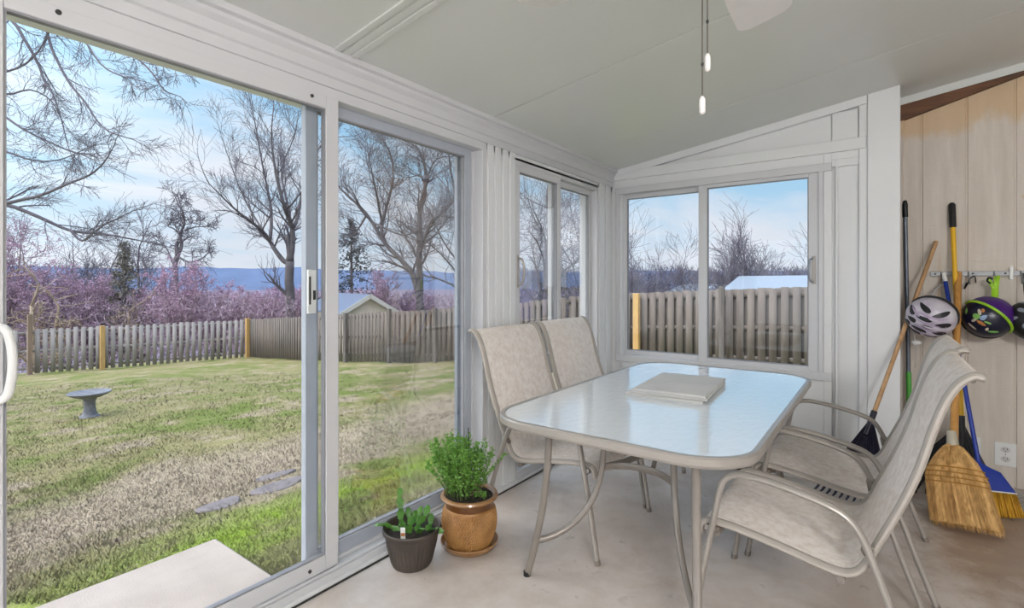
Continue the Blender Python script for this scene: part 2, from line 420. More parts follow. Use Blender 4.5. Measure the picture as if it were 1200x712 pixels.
slab(cz, -2.45, XR + .1, YF - .15, YS + .1, .012, .12)
struct(cz.build('ceiling', M['ceil'], bevel=.003), 'sloping white panel porch ceiling with long seams', 'ceiling')
t = MB()
slab(t, -1.9, XR, 1.275, 1.30, -.008, .002); slab(t, -1.9, XR, 1.315, 1.345, -.006, .002); slab(t, -1.9, XR, 1.36, 1.385, -.008, .002)
struct(t.build('trim_1', M['ceil'], bevel=.002), 'ribbed joint strip across the white ceiling', 'trim')
# cornice along the left wall and the sloping trims
t = MB()
prof = [(-1.99, 2.15), (-1.925, 2.15), (-1.925, 2.19), (-1.914, 2.196), (-1.911, 2.235), (-1.893, 2.252), (-1.893, 2.268), (-1.874, 2.274), (-1.874, 2.31), (-1.99, 2.31)]
n = len(prof)
t.add([(x, YF, z) for x, z in prof] + [(x, YB - .02, z) for x, z in prof],
      [tuple(range(n)), tuple(range(2 * n - 1, n - 1, -1))] + [(i, n + i, n + (i + 1) % n, (i + 1) % n) for i in range(n)])
struct(t.build('trim_2', M['vinyl'], bevel=.002), 'stepped white cornice above the sliding doors', 'cornice')

# left wall: header, posts, sill, parts hidden behind the camera
w = MB()
w.box((-2.1, YF - .15, 2.11), (-1.94, YB + .15, 2.30))
w.box((-2.1, YF - .15, -.12), (-1.90, YB + .15, .022))
w.box((-2.1, YF - .15, .0), (-1.93, YF + .1, 2.2))
w.box((-2.1, -.96, 0), (-1.93, -.86, 2.2))
w.box((-2.1, 2.375, 0), (-1.94, 2.67, 2.2))
for y in (2.385, 2.46, 2.535, 2.61): w.box((-1.945, y, .02), (-1.928, y + .052, 2.15))
w.box((-2.1, 3.87, 0), (-1.94, 4.15, 2.2))
for y in (3.885, 4.0): w.box((-1.945, y, .02), (-1.925, y + .09, 2.15))
struct(w.build('wall_left', M['wallwhite'], bevel=.003), 'white framed porch wall around the sliding glass doors', 'wall')

def glass_panel(parent, axis, c, u0, u1, z0, z1, sw, th=.034, rail_t=None, rail_b=None, mat=None, name='sash'):
    """framed sliding panel. axis 'x': lies in plane x=c spanning y; axis 'y': plane y=c spanning x"""
    rail_t = rail_t or sw; rail_b = rail_b or sw
    def bx(mb, a0, a1, b0, b1, t0=-th / 2, t1=th / 2):
        if axis == 'x': mb.box((c + t0, a0, b0), (c + t1, a1, b1))
        else: mb.box((a0, c + t0, b0), (a1, c + t1, b1))
    f = MB()
    bx(f, u0, u0 + sw, z0, z1); bx(f, u1 - sw, u1, z0, z1)
    bx(f, u0 + sw, u1 - sw, z0, z0 + rail_b); bx(f, u0 + sw, u1 - sw, z1 - rail_t, z1)
    s = f.build(name, mat or M['vinyl'], parent, bevel=.003)
    g = MB(); bx(g, u0 + sw - .004, u1 - sw + .004, z0 + rail_b - .004, z1 - rail_t + .004, -.003, .003)
    g.build('glass_pane', M['glass'], s)
    k = MB(); e = .006
    for a0, a1, b0, b1 in ((u0 + sw, u1 - sw, z0 + rail_b, z0 + rail_b + e), (u0 + sw, u1 - sw, z1 - rail_t - e, z1 - rail_t),
                           (u0 + sw, u0 + sw + e, z0 + rail_b + e, z1 - rail_t - e), (u1 - sw - e, u1 - sw, z0 + rail_b + e, z1 - rail_t - e)):
        bx(k, a0, a1, b0, b1, -th / 2 + .005, th / 2 - .005)
    k.build('gasket', M['gasket'], s)
    return s
def screws(parent, pts, ax):
    for p in pts:
        m = MB(); m.tube([V(p), V(p) + V(ax) * .004], .0075, 12); m.build('screw_hole', M['slot'], parent)
def d_handle(parent, p0, out, along_u, z0, z1, mat, r=.008, plate=True, depth=.035):
    """bow handle: vertical grip between z0,z1 standing off the sash"""
    p0 = V(p0); out = V(out)
    pts = spline([p0 + V((0, 0, z0)), p0 + out * depth * .75 + V((0, 0, z0 + .012)), p0 + out * depth + V((0, 0, z0 + .05)), p0 + out * depth * 1.08 + V((0, 0, (z0 + z1) / 2)),
                  p0 + out * depth + V((0, 0, z1 - .05)), p0 + out * depth * .75 + V((0, 0, z1 - .012)), p0 + V((0, 0, z1))], 6)
    m = MB(); m.tube(pts, r, 10)
    return m.build('pull_handle', mat, parent)

t = MB(); t.box((-1.90, YF, 0), (-1.894, YB, .007)); struct(t.build('sill_shadow', M['slot']), 'thin dark strip standing in for the shadow below the door sill', 'trim')  # dark strip takes the place of the shadow where sill meets floor
# door 1: the near sliding door; its inner panel carries the pull handle
d1 = empty('door_1', (0, 0, 0)); struct(d1, 'near white sliding glass door with bow handle, closest to the camera', 'sliding door')
f = MB()
f.box((-2.10, -.86, 2.105), (-1.935, 2.375, 2.16)); f.box((-2.10, -.86, .02), (-1.915, 2.375, .05))
f.box((-2.0, -.86, .05), (-1.985, 2.375, .068)); f.box((-1.935, -.86, .05), (-1.925, 2.375, .062))
f.build('track_frame', M['vinyl'], d1, bevel=.003)
s = glass_panel(d1, 'x', -1.952, .225, 1.34, .062, 2.108, .062, rail_t=.052, rail_b=.066)
screws(s, [(-1.935, .40, 2.09), (-1.935, 1.21, 2.09), (-1.935, 1.20, .092)], (1, 0, 0))
hp = MB(); hp.box((-1.936, .235, .93), (-1.925, .272, 1.22)); hp.build('handle_plate', M['vinyl'], s, bevel=.004)
d_handle(s, (-1.93, .252, 0), (.7, .714, 0), 0, .98, 1.19, M['plasticwhite'], .011, depth=.058)
s = glass_panel(d1, 'x', -2.012, -.86, .30, .062, 2.108, .062, rail_t=.052, rail_b=.066)

# door 2: the outer panel
d2 = empty('door_2', (0, 0, 0)); struct(d2, 'white sliding glass door panel beside the two potted plants', 'sliding door')
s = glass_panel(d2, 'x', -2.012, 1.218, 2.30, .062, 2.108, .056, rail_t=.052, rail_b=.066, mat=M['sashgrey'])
lk = MB(); lk.box((-1.995, 1.222, 1.17), (-1.982, 1.262, 1.36)); lk.build('latch_plate', M['plasticwhite'], s, bevel=.003)
lk = MB(); lk.box((-1.984, 1.226, 1.21), (-1.976, 1.232, 1.33)); lk.box((-1.984, 1.245, 1.23), (-1.978, 1.256, 1.27)); lk.build('latch_slot', M['slot'], s)
j = MB(); j.box((-2.10, 2.335, .05), (-1.935, 2.376, 2.11)); j.box((-2.035, 2.32, .05), (-2.005, 2.34, 2.11)); j.build('jamb', M['vinyl'], d2, bevel=.003)
sc_ = MB(); sc_.box((-2.075, 2.238, .06), (-2.05, 2.275, 2.1)); sc_.build('screen_stile', M['alu'], d2, bevel=.003)

# window 1: sliding window over a fixed kick glass
w1 = empty('window_1', (0, 0, 0)); struct(w1, 'white sliding window behind the two sling chairs, next to the corner', 'window')
f = MB()
f.box((-2.10, 2.67, 2.085), (-1.94, 3.87, 2.13)); f.box((-2.10, 2.67, .0), (-1.915, 3.87, .075)); f.box((-2.10, 2.67, .68), (-1.935, 3.87, .735))
f.box((-2.10, 3.845, .07), (-1.935, 3.872, 2.1)); f.box((-2.10, 2.668, .07), (-1.935, 2.69, 2.1))
f.build('window_frame', M['vinyl'], w1, bevel=.003)
s = glass_panel(w1, 'x', -1.958, 2.685, 3.262, .735, 2.088, .045)
d_handle(s, (-1.942, 2.705, 0), (1, .12, 0), 0, 1.29, 1.47, M['taupelight'], .007, depth=.045)
hp = MB(); hp.box((-1.943, 2.692, 1.27), (-1.937, 2.716, 1.49)); hp.build('handle_plate', M['taupelight'], s, bevel=.002)
glass_panel(w1, 'x', -2.005, 3.205, 3.85, .735, 2.088, .045)
glass_panel(w1, 'x', -1.985, 2.688, 3.85, .075, .682, .035)

# back wall
w = MB()
w.box((-2.1, YB, -.05), (-1.85, YB + .16, 2.3)); w.box((-1.86, YB, -.05), (-.28, YB + .16, .66))
w.box((-1.86, YB, 2.11), (.097, YB + .16, 2.22)); w.box((-.30, YB + .02, -.05), (.097, YB + .31, 2.36))
w.box((-1.9, YB + .05, 2.1), (.097, YB + .16, 2.4)); w.box((-2.1, YB - .02, 2.21), (-.085, YB + .16, 2.29))           # beam
n0 = len(w.v)
w.add([(-2.1, YB + .015, 2.28), (.097, YB + .015, 2.28), (.097, YB + .015, 2.66), (-2.1, YB + .015, 2.34), (-2.1, YB + .16, 2.28), (.097, YB + .16, 2.28), (.097, YB + .16, 2.66), (-2.1, YB + .16, 2.34)],
      [(0, 1, 2, 3), (7, 6, 5, 4), (0, 4, 5, 1), (2, 6, 7, 3), (1, 5, 6, 2), (0, 3, 7, 4)])
struct(w.build('wall_back', M['wallwhite'], bevel=.003), 'white glazed end wall of the porch below the sloping ceiling', 'wall')
t = MB()
slab(t, -1.93, -.08, YB - .027, YB + .05, -.055, .004)
t.box((-.125, YB - .012, 0), (-.078, YB + .03, 2.52)); t.box((-.26, YB - .003, 0), (-.245, YB + .03, 2.20)); t.box((-.33, YB - .005, 0), (-.28, YB + .03, 2.21))
t.box((-.24, YB + .005, .0), (-.15, YB + .03, .08))
t.box((-.285, YB - .004, 2.16), (-.125, YB + .03, 2.21)); t.box((-.28, YB - .006, 2.29), (-.13, YB + .03, 2.485))
struct(t.build('trim_3', M['wallwhite'], bevel=.003), 'white trim strips edging the end wall panel', 'trim')
t = MB()
t.box((-.078, YB - .03, 0), (.097, YB + .31, 2.70))
struct(t.build('trim_4', M['wallwhite'], bevel=.004), 'wide plain white post at the end of the glazed wall', 'post')

w2 = empty('window_2', (0, 0, 0)); struct(w2, 'white sliding window beyond the table, facing the brown fence', 'window')
f = MB()
f.box((-1.90, YB - .02, 2.085), (-.28, YB + .15, 2.14)); f.box((-1.90, YB - .025, .62), (-.28, YB + .15, .675))
f.box((-1.90, YB - .015, .66), (-1.862, YB + .15, 2.1)); f.box((-.36, YB - .015, .66), (-.33, YB + .15, 2.1))
f.build('window_frame', M['vinyl'], w2, bevel=.003)
glass_panel(w2, 'y', YB + .075, -1.865, -1.14, .672, 2.09, .04)
s = glass_panel(w2, 'y', YB + .02, -1.19, -.355, .66, 2.105, .068, rail_t=.045, rail_b=.045)
d_handle(s, (-.395, YB + .003, 0), (-.35, -.93, 0), 0, 1.31, 1.48, M['alu'], .007, depth=.05)
hp = MB(); hp.box((-.402, YB - .002, 1.295), (-.378, YB + .004, 1.495)); hp.build('handle_plate', M['taupelight'], s, bevel=.002)

# storage recess wall (grooved siding), house wall and the wall behind the camera
sd = MB(); grooves = [.02 + .2315 * k - .03 for k in range(1, 11)]
xs = [.05]
pts = [(.05, 0)]
for g in grooves:
    g += .0; pts += [(g - .007, 0), (g - .004, .008), (g + .004, .008), (g + .007, 0)]
pts.append((XR + .1, 0))
for (x0, d0), (x1, d1_) in zip(pts[:-1], pts[1:]):
    sd.add([(x0, YS + d0, -.02), (x1, YS + d1_, -.02), (x1, YS + d1_, 2.95), (x0, YS + d0, 2.95)], [(0, 1, 2, 3)])
sd.box((.05, YS + .02, -.02), (XR + .1, YS + .10, 2.95))
struct(sd.build('wall_siding', M['siding'], sharp=20), 'beige grooved plywood siding wall with amber water stains', 'wall')
cb = MB(); cb.box((.098, YS - .03, 0), (.125, YS + .001, 2.48)); struct(cb.build('trim_5', M['siding'], bevel=.003), 'beige corner board beside the white post', 'trim')
t = MB()
slab(t, .097, XR, YS - .05, YS + .02, -.05, .004)
struct(t.build('trim_6', M['ceil'], bevel=.003), 'white ceiling edge strip above the dark rafter', 'trim')
# exposed rafter, its lower edge steeper than the ceiling
r = MB()
def rz(x): return 1.3 + 1.133 + (x - .11) * .29
xs = [.10 + .06 * i for i in range(14)]
for a, b in zip(xs[:-1], xs[1:]):
    y0, y1 = YS - .045, YS + .0
    za, zb, ta, tb = rz(a), rz(b), ceil_z(a) - .035, ceil_z(b) - .035
    if za > ta - .005: break
    if zb > tb: zb = tb
    r.add([(a, y0, za), (b, y0, zb), (b, y0, tb), (a, y0, ta), (a, y1, za), (b, y1, zb), (b, y1, tb), (a, y1, ta)],
          [(0, 1, 2, 3), (7, 6, 5, 4), (0, 4, 5, 1), (2, 6, 7, 3)])
struct(r.build('trim_7', M['rafter']), 'dark brown wooden rafter against the ceiling edge', 'rafter')
w = MB(); w.box((XR, YF - .15, -.1), (XR + .1, YS + .1, 3.05)); struct(w.build('wall_right', M['wallwhite']), 'white house wall along the porch', 'wall')
w = MB(); w.box((-2.1, YF - .15, -.1), (XR + .1, YF, .5)); w.box((-2.1, YF - .15, 2.15), (XR + .1, YF, 3.05))
for x in (-2.1, -.75, .75, 2.2): w.box((x, YF - .15, .4), (x + .12, YF, 2.2))
struct(w.build('wall_behind', M['wallwhite'], bevel=.003), 'white glazed porch wall at the other end', 'wall')
w3 = empty('window_3', (0, 0, 0)); struct(w3, 'white window in the other end wall', 'window')
for a, b in ((-1.98, -.75), (-.63, .75), (.87, 2.2)): glass_panel(w3, 'y', YF - .07, a, b, .5, 2.15, .04)

# ------------------------------------------------------------------ ground outside
def ground_z(x, y):
    k = max(0, -2 - x)
    if k <= 3: a = -.15 - .155 * k
    else: a = -.615 - .069 * (k - 3)
    a -= max(0, y - 4.5) * .012 + max(0, y - 13) * .05
    def sst(t): t = max(0., min(1., t)); return t * t * (3 - 2 * t)
    w_ = sst((y - 5.5) / 3.5) * sst((x + 13) / 7)
    if w_ > 0:
        e = max(0, -1 - x); g2 = (-.37 - .045 * e) if e < 4 else (-.55 - .085 * (e - 4))
        a = a * (1 - w_) + g2 * w_
        if y > 13: a -= (y - 13) * .05 * w_
    r = math.hypot(x, y)
    if r > 26: a -= (r - 26) * .05
    a += .03 * mnoise.noise(V((x * .6, y * .6, 0))) + .012 * mnoise.noise(V((x * 2.3, y * 2.3, 5)))
    return max(a, -14)
g = MB()
def grid(x0, x1, y0, y1, st):
    nx, ny = int((x1 - x0) / st), int((y1 - y0) / st)
    vs = [(x0 + i * st, y0 + j * st, ground_z(x0 + i * st, y0 + j * st)) for j in range(ny + 1) for i in range(nx + 1)]
    fs = [(j * (nx + 1) + i, j * (nx + 1) + i + 1, (j + 1) * (nx + 1) + i + 1, (j + 1) * (nx + 1) + i) for j in range(ny) for i in range(nx)]
    g.add(vs, fs)
grid(-29.0, -2.0, -12, 15, .25)
grid(-2.0, 13, 4.5, 15, .75)
tag(g.build('lawn', M['lawn'], sharp=0), 'sloping patchy spring lawn outside the porch', 'lawn', kind='structure')
g = MB(); g.add([], [])
def far_ring():
    n, rr = 72, [22, 30, 45, 80, 150, 300, 700, 1500]
    vs = []; fs = []
    for i, r in enumerate(rr):
        for j in range(n + 1):
            a = R(20) + R(190) * j / n; x, y = r * math.cos(a), r * math.sin(a)
            vs.append((x, y, ground_z(x, y) - (1.0 if i == 0 else .25)))
    m = n + 1
    for i in range(len(rr) - 1):
        for j in range(n): fs.append((i * m + j, (i + 1) * m + j, (i + 1) * m + j + 1, i * m + j + 1))
    g.add(vs, fs)
far_ring()
tag(g.build('terrain', M['hillnear'], sharp=0), 'dark wooded low ground beyond the fences', 'terrain', kind='structure')
hl = MB()
def ridge(dist, h, seed, n=160, depth=400):
    vs = []; fs = []
    for j in range(n + 1):
        a = R(60) + R(150) * j / n
        z = h * (.80 + .28 * mnoise.noise(V((a * 3.2, seed, 0))) + .15 * mnoise.noise(V((a * 14, seed, 3))) + .05 * mnoise.noise(V((a * 40, seed, 4))) + .02 * mnoise.noise(V((a * 90, seed, 7))))
        for k, (rr, zz) in enumerate(((dist - depth * .5, -20), (dist - depth * .2, z * .55), (dist, z), (dist + depth, -20))):
            vs.append((rr * math.cos(a), rr * math.sin(a), zz))
    for j in range(n):
        for k in range(3): fs.append((j * 4 + k, j * 4 + k + 1, (j + 1) * 4 + k + 1, (j + 1) * 4 + k))
    hl.add(vs, fs)
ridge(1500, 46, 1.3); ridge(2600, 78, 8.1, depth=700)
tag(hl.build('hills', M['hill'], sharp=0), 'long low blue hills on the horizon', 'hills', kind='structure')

# concrete step slab at the door
s = MB(); s.box((-2.96, -.9, -.26), (-2.10, 1.27, -.10))
tag(s.build('step_slab', M['slab'], bevel=.012), 'pale concrete step slab outside the sliding door', 'step')
# stepping stones
def stone(px, py, w, d, lab, seed):
    dd = F * 1.62 / (py - CY)
    for _ in range(4):
        p = at(px, py, dd); dd = F * (H - ground_z(p.x, p.y)) / (py - CY)
    rr = random.Random(seed); n = 18
    poly = []
    for i in range(n):
        a = 2 * math.pi * i / n; q = 1 + .12 * math.sin(3 * a + seed) + rr.uniform(-.05, .05)
        poly.append((p.x + w * q * math.cos(a), p.y + d * q * math.sin(a)))
    z = ground_z(p.x, p.y)
    m = MB(); m.prism(poly, z - .04, z + .022)
    tag(m.build('stepping_stone', M['stone'], bevel=.012), lab, 'stepping stone')
stone(258, 592, .10, .17, 'flat purplish stepping stone nearest the concrete slab', 1)
stone(326, 570, .11, .24, 'flat grey stepping stone in the middle of the three, partly behind the door stile', 2)
stone(322, 557, .08, .20, 'thin flat stepping stone farthest from the concrete slab', 3)

# grass blades (stuff)
gb = MB(); rr = random.Random(3); V_ = []; F_ = []
cnt = 0
while cnt < 85000:
    px = rr.uniform(-20, 570); py = 400 + 312 * rr.random() ** .9
    d = F * 1.9 / (py - CY)
    for _ in range(3):
        p = at(px, py, d); d = F * (H - ground_z(p.x, p.y)) / (py - CY)
    x, y = p.x, p.y
    if x > -2.15 or (x > -3.0 and y < 1.3) or d > 15: cnt += 1; continue
    # straw thins out where the ground is bare
    q = mnoise.noise(V((x * 1.1, y * 1.1, 2)))
    if q < -.55 or (x > -4.3 and rr.random() < .45): cnt += 1; continue
    z = ground_z(x, y); hgt = rr.uniform(.013, .042) * (1 + .5 * q); a = rr.uniform(0, 6.28); wd = rr.uniform(.003, .006) * max(1, d / 4.5)
    lean = rr.uniform(.3, 1.4) * hgt; b = rr.uniform(0, 6.28)
    o = len(V_); V_ += [(x - wd * math.cos(a), y - wd * math.sin(a), z - .01), (x + wd * math.cos(a), y + wd * math.sin(a), z - .01), (x + lean * math.cos(b), y + lean * math.sin(b), z + hgt)]
    F_.append((o, o + 1, o + 2)); cnt += 1
gb.v, gb.f = V_, F_
tag(gb.build('grass', M['blade'], sharp=0), 'short green and straw coloured grass blades on the lawn', 'grass', kind='stuff')

# bird bath
bp_ = at(105, 489, 8.9); bz = ground_z(bp_.x, bp_.y)
bb = empty('bird_bath', (bp_.x, bp_.y, bz - .01)); tag(bb, 'dark grey concrete bird bath standing on the lawn', 'bird bath')
m = MB(); m.lathe([(.15, 0), (.15, .03), (.125, .05), (.10, .08), (.085, .18), (.08, .28), (.10, .34), (.12, .365)], 28); m.build('pedestal', M['bath'], bb)
m = MB(); m.lathe([(.10, .35), (.16, .362), (.25, .40), (.305, .438), (.315, .452), (.305, .46), (.285, .452), (.22, .425), (.12, .408), (.01, .405)], 40); m.build('bowl', M['bath'], bb)

# ------------------------------------------------------------------ fences
def fence(name, poly, hgt, pitch, bw, mat, label, posts, both=True, seed=0):
    """poly: ground points; boards on both sides of the rails (shadow-box) or one side"""
    root = empty(name, (poly[0][0], poly[0][1], 0)); tag(root, label, 'fence')
    rr = random.Random(seed); off = V(root.location)
    bd = MB(); rl = MB()
    for (a, b) in zip(poly[:-1], poly[1:]):
        a, b = V((*a, 0)), V((*b, 0)); L_ = (b - a).length; t = (b - a) / L_; nrm = V((-t.y, t.x, 0))
        k = int(L_ / pitch)
        for i in range(k):
            for side in ((1, -1) if both else (-1,)):
                c = a + t * ((i + (.0 if side > 0 else .5)) * pitch + rr.uniform(-.006, .006)) + nrm * side * .033
                gz = ground_z(c.x, c.y); h1 = hgt + rr.uniform(-.015, .015) + .008
                w_ = bw / 2; q0 = c - t * w_; q1 = c + t * w_; e = nrm * .009
                vs = [q0 - e, q1 - e, q1 + e, q0 + e]
                z0 = gz + .03
                bd.add([tuple(v + V((0, 0, z0)) - off) for v in vs] + [tuple(v + V((0, 0, gz + h1)) - off) for v in vs],
                       [(3, 2, 1, 0), (4, 5, 6, 7), (0, 1, 5, 4), (1, 2, 6, 5), (2, 3, 7, 6), (3, 0, 4, 7)])
        ns = max(2, int(L_ / 1.5))
        for i in range(ns):
            p, q = a + t * L_ * i / ns, a + t * L_ * (i + 1) / ns
            for zf in (.14, .52, .93):
                rl.bar(p + V((0, 0, ground_z(p.x, p.y) + hgt * zf)) - off, q + V((0, 0, ground_z(q.x, q.y) + hgt * zf)) - off, .04, .085)
    bd.build('board_panel', mat, root, sharp=0); rl.build('rail', mat, root, sharp=0)
    for (x, y, extra, pm, w_) in posts:
        z = ground_z(x, y); m = MB(); m.box((x - w_ / 2, y - w_ / 2, z - .3), (x + w_ / 2, y + w_ / 2, z + hgt + extra)); 
        m.v = [tuple(V(v) - off) for v in m.v]
        o = m.build('post', M[pm], root, bevel=.01)
        if pm == 'newpost': o['label'] = 'fresh yellow wood post'
    return root
def gp(px, d): p = at(px, 400, d); return (p.x, p.y)
fa = [gp(-330, 15.3), gp(-90, 17.0), gp(30, 17.9), gp(120, 18.9), gp(290, 21.4)]
def nearer(px, d): return gp(px, d - .11)
fence('picket_fence', fa, 1.60, .215, .138, M['fenceA'], 'grey weathered picket fence across the left side of the lawn',
      [(*nearer(35, 17.95), .55, 'brownpost', .13), (*nearer(120, 18.9), .03, 'newpost', .14), (*nearer(-90, 17), .03, 'oldpost', .11), (*nearer(290, 21.35), .05, 'newpost', .14)], both=False, seed=1)
fb = [gp(292, 21.4), gp(350, 18.7), gp(470, 15.6), gp(548, 14.9)]
P1 = fb[-1]
fb2 = [P1, (-6.2, 10.9), (3.2, 10.9)]
fence('board_fence', fb, 1.60, .175, .125, M['fenceB'], 'brown grey board fence in front of the shed',
      [(*nearer(405, 17.0), .06, 'oldpost', .11), (*nearer(456, 15.9), .10, 'oldpost', .11), (*nearer(510, 15.25), .04, 'oldpost', .1)], both=True, seed=2)
fence('board_fence', fb2, 1.60, .20, .135, M['fenceB'], 'brown grey board fence close outside the end window',
      [(*nearer(746, 11.38), .0, 'newpost', .13), (*nearer(846, 10.25), .07, 'oldpost', .1)], both=True, seed=3)

# ------------------------------------------------------------------ shed and distant houses
def house(name, label, cat, c, yaw, W, D, zb, ze, zr, wm, rm, over=.25, gable=True):
    """ridge runs along local y; gable end faces -y"""
    root = empty(name, (c[0], c[1], 0), yaw); tag(root, label, cat)
    m = MB(); w = W / 2; dd = D / 2
    m.add([(-w, -dd, zb), (w, -dd, zb), (w, -dd, ze), (0, -dd, zr - .05), (-w, -dd, ze), (-w, dd, zb), (w, dd, zb), (w, dd, ze), (0, dd, zr - .05), (-w, dd, ze)],
          [(0, 1, 2, 3, 4), (9, 8, 7, 6, 5), (0, 4, 9, 5), (1, 6, 7, 2)])
    m.build('wall', M[wm], root)
    sl = (zr - ze) / w
    for sx in (-1, 1):
        e = w + over; ze2 = zr - sl * e; t_ = .07
        m = MB(); m.add([(0, -dd - over, zr), (sx * e, -dd - over, ze2), (sx * e, dd + over, ze2), (0, dd + over, zr), (0, -dd - over, zr + t_), (sx * e, -dd - over, ze2 + t_), (sx * e, dd + over, ze2 + t_), (0, dd + over, zr + t_)],
                      [(0, 1, 2, 3), (7, 6, 5, 4), (0, 4, 5, 1), (1, 5, 6, 2), (2, 6, 7, 3), (3, 7, 4, 0)])
        m.build('roof_slope', M[rm], root)
        f_ = MB(); f_.bar((0, -dd - over - .01, zr + .0), (sx * e, -dd - over - .01, ze2), .03, .16); f_.build('fascia', M['fascia'], root)
    return root
sp_ = at(434, 350, 20.0); sy_ = R(72); sp_ = sp_ - V((math.sin(sy_), -math.cos(sy_), 0)) * 2.7
sh = house('garden_shed', 'tan garden shed with blue grey roof behind the board fence', 'shed', (sp_.x, sp_.y), sy_, 2.0, 5.0, -2.6, .20, .80, 'shedwall', 'shedroof', .20)
hp_ = at(915, 330, 46)
house('house', 'pale roofed house beyond the fence, below the round-crowned tree', 'house', (hp_.x, hp_.y), R(80), 9, 7, -4, .4, 1.95, 'housewall', 'houseroof')
hp_ = at(838, 330, 58)
house('house', 'long low pale roof beyond the fence, near the middle of the end window', 'house', (hp_.x, hp_.y), R(62), 7, 9.5, -5, .0, 1.15, 'housewall', 'houseroof')
# ------------------------------------------------------------------ trees
UP = V((0, 0, 1))
def rvec(r): return V((r.gauss(0, 1), r.gauss(0, 1), r.gauss(0, 1)))
def grow(out, r, p, d, Ln, rad, lvl, mx, prm):
    n = 4 if lvl < mx else 3
    pts = [p.copy()]; dd = d.normalized()
    for i in range(n):
        dd = (dd + rvec(r) * prm.get('wander', .14) + UP * prm.get('trop', .05)).normalized()
        p = p + dd * Ln / n; pts.append(p.copy())
    rt = rad * .45
    out.append((pts, [max(prm['rmin'], rad + (rt - rad) * i / n) for i in range(n + 1)], lvl))
    if lvl < mx: kids(out, r, pts, rad, rt, Ln, lvl, mx, prm)
def kids(out, r, pts, r0, r1, Ln, lvl, mx, prm, t0=.28):
    nk = prm['n'][min(lvl, len(prm['n']) - 1)]
    for k in range(nk):
        t = t0 + (1 - t0) * (k + r.random() * .9) / nk; t = min(t, .999)
        s = t * (len(pts) - 1); i = min(int(s), len(pts) - 2); f = s - i
        p = pts[i].lerp(pts[i + 1], f); d = (pts[i + 1] - pts[i]).normalized()
        ax = d.cross(rvec(r)).normalized()
        an = R(r.uniform(*prm.get('ang', (28, 62))))
        nd = Matrix.Rotation(an, 3, ax) @ d
        nd = (nd + UP * prm.get('lift', .15)).normalized()
        grow(out, r, p, nd, Ln * (r.uniform(.42, .68) if lvl == 0 else r.uniform(.5, .95)) * (1.12 - .45 * t) * prm.get('ratio', 1), (r0 + (r1 - r0) * t) * r.uniform(.42, .6), lvl + 1, mx, prm)
def tree_mesh(root, out, tm, wm, split=2):
    base = V(root.location); a, b = MB(), MB()
    for pts, rs, lvl in out:
        pts = [q - base for q in pts]
        if lvl < split: a.tube(pts, rs, 7 if lvl == 0 else 5, cap=True)
        else: b.tube(pts, rs, 3, cap=False)
    if a.f: a.build('trunk', tm, root, sharp=0)
    if b.f: b.build('twigs', wm, root, sharp=0)
def tree_px(label, limbs, base, prm, mx=3, seed=0, tm='bark', wm='twig', group='bare trees beyond the fence'):
    """limbs: list of ([world points], r0, r1, length for children)"""
    r = random.Random(seed); root = empty('bare_tree', base); tag(root, label, 'tree', group)
    out = []
    for pts, r0, r1, Ln, nk in limbs:
        P = spline(pts, 3); n = len(P) - 1
        out.append((P, [r0 + (r1 - r0) * i / n for i in range(n + 1)], 0))
        q = dict(prm); q['n'] = [nk] + prm['n'][1:]
        kids(out, r, P, r0, r1, Ln, 0, mx, q, prm.get('t0', .2))
        grow(out, r, P[-1], P[-1] - P[-2], Ln * .7, r1, 1, mx, prm)
    tree_mesh(root, out, M[tm], M[wm], 2); return root
def tree_auto(label, px, d, top_py, prm, mx=3, seed=0, tm='barkfar', wm='twig', trunk_frac=.28, spread=1.0, r0=None, name='bare_tree', lean=0, group='bare trees beyond the fence', blossoms=0, bl_mat='blossom', bsize=.05):
    r = random.Random(seed); b = at(px, 400, d); z = ground_z(b.x, b.y) - .3; b.z = z
    top = at(px, top_py, d).z; hgt = top - z; r0 = r0 or hgt * .018
    root = empty(name, b); tag(root, label, 'tree', group)
    out = []
    p0 = b; dirn = V((lean, 0, 1)).normalized()
    P = [p0]; dd = dirn
    for i in range(6):
        dd = (dd + rvec(r) * .07 + UP * .04).normalized(); P.append(P[-1] + dd * hgt * .62 / 6)
    out.append((P, [r0 * (1 - .6 * i / 6) for i in range(7)], 0))
    q = dict(prm)
    kids(out, r, P, r0, r0 * .4, hgt * .52 * spread, 0, mx, q, trunk_frac)
    grow(out, r, P[-1], dd, hgt * .38, r0 * .4, 1, mx, q)
    tree_mesh(root, out, M[tm], M[wm], 2)
    if blossoms:
        bl = MB(); tips = [o for o in out if o[2] >= mx - 1]
        Vv = []; Ff = []
        for _ in range(blossoms):
            pts, rs, l = r.choice(tips); i = r.randrange(len(pts) - 1)
            c = pts[i].lerp(pts[i + 1], r.random()) - b + rvec(r) * .03
            u = rvec(r).normalized(); w = u.cross(rvec(r)).normalized(); s = bsize * r.uniform(.6, 1.4); o = len(Vv)
            Vv += [tuple(c + u * s), tuple(c - u * s * .5 + w * s * .85), tuple(c - u * s * .5 - w * s * .85)]; Ff.append((o, o + 1, o + 2))
        bl.v, bl.f = Vv, Ff
        bl.build('blossom', M[bl_mat], root, sharp=0)
    return root
def W(px, py, d): return at(px, py, d)

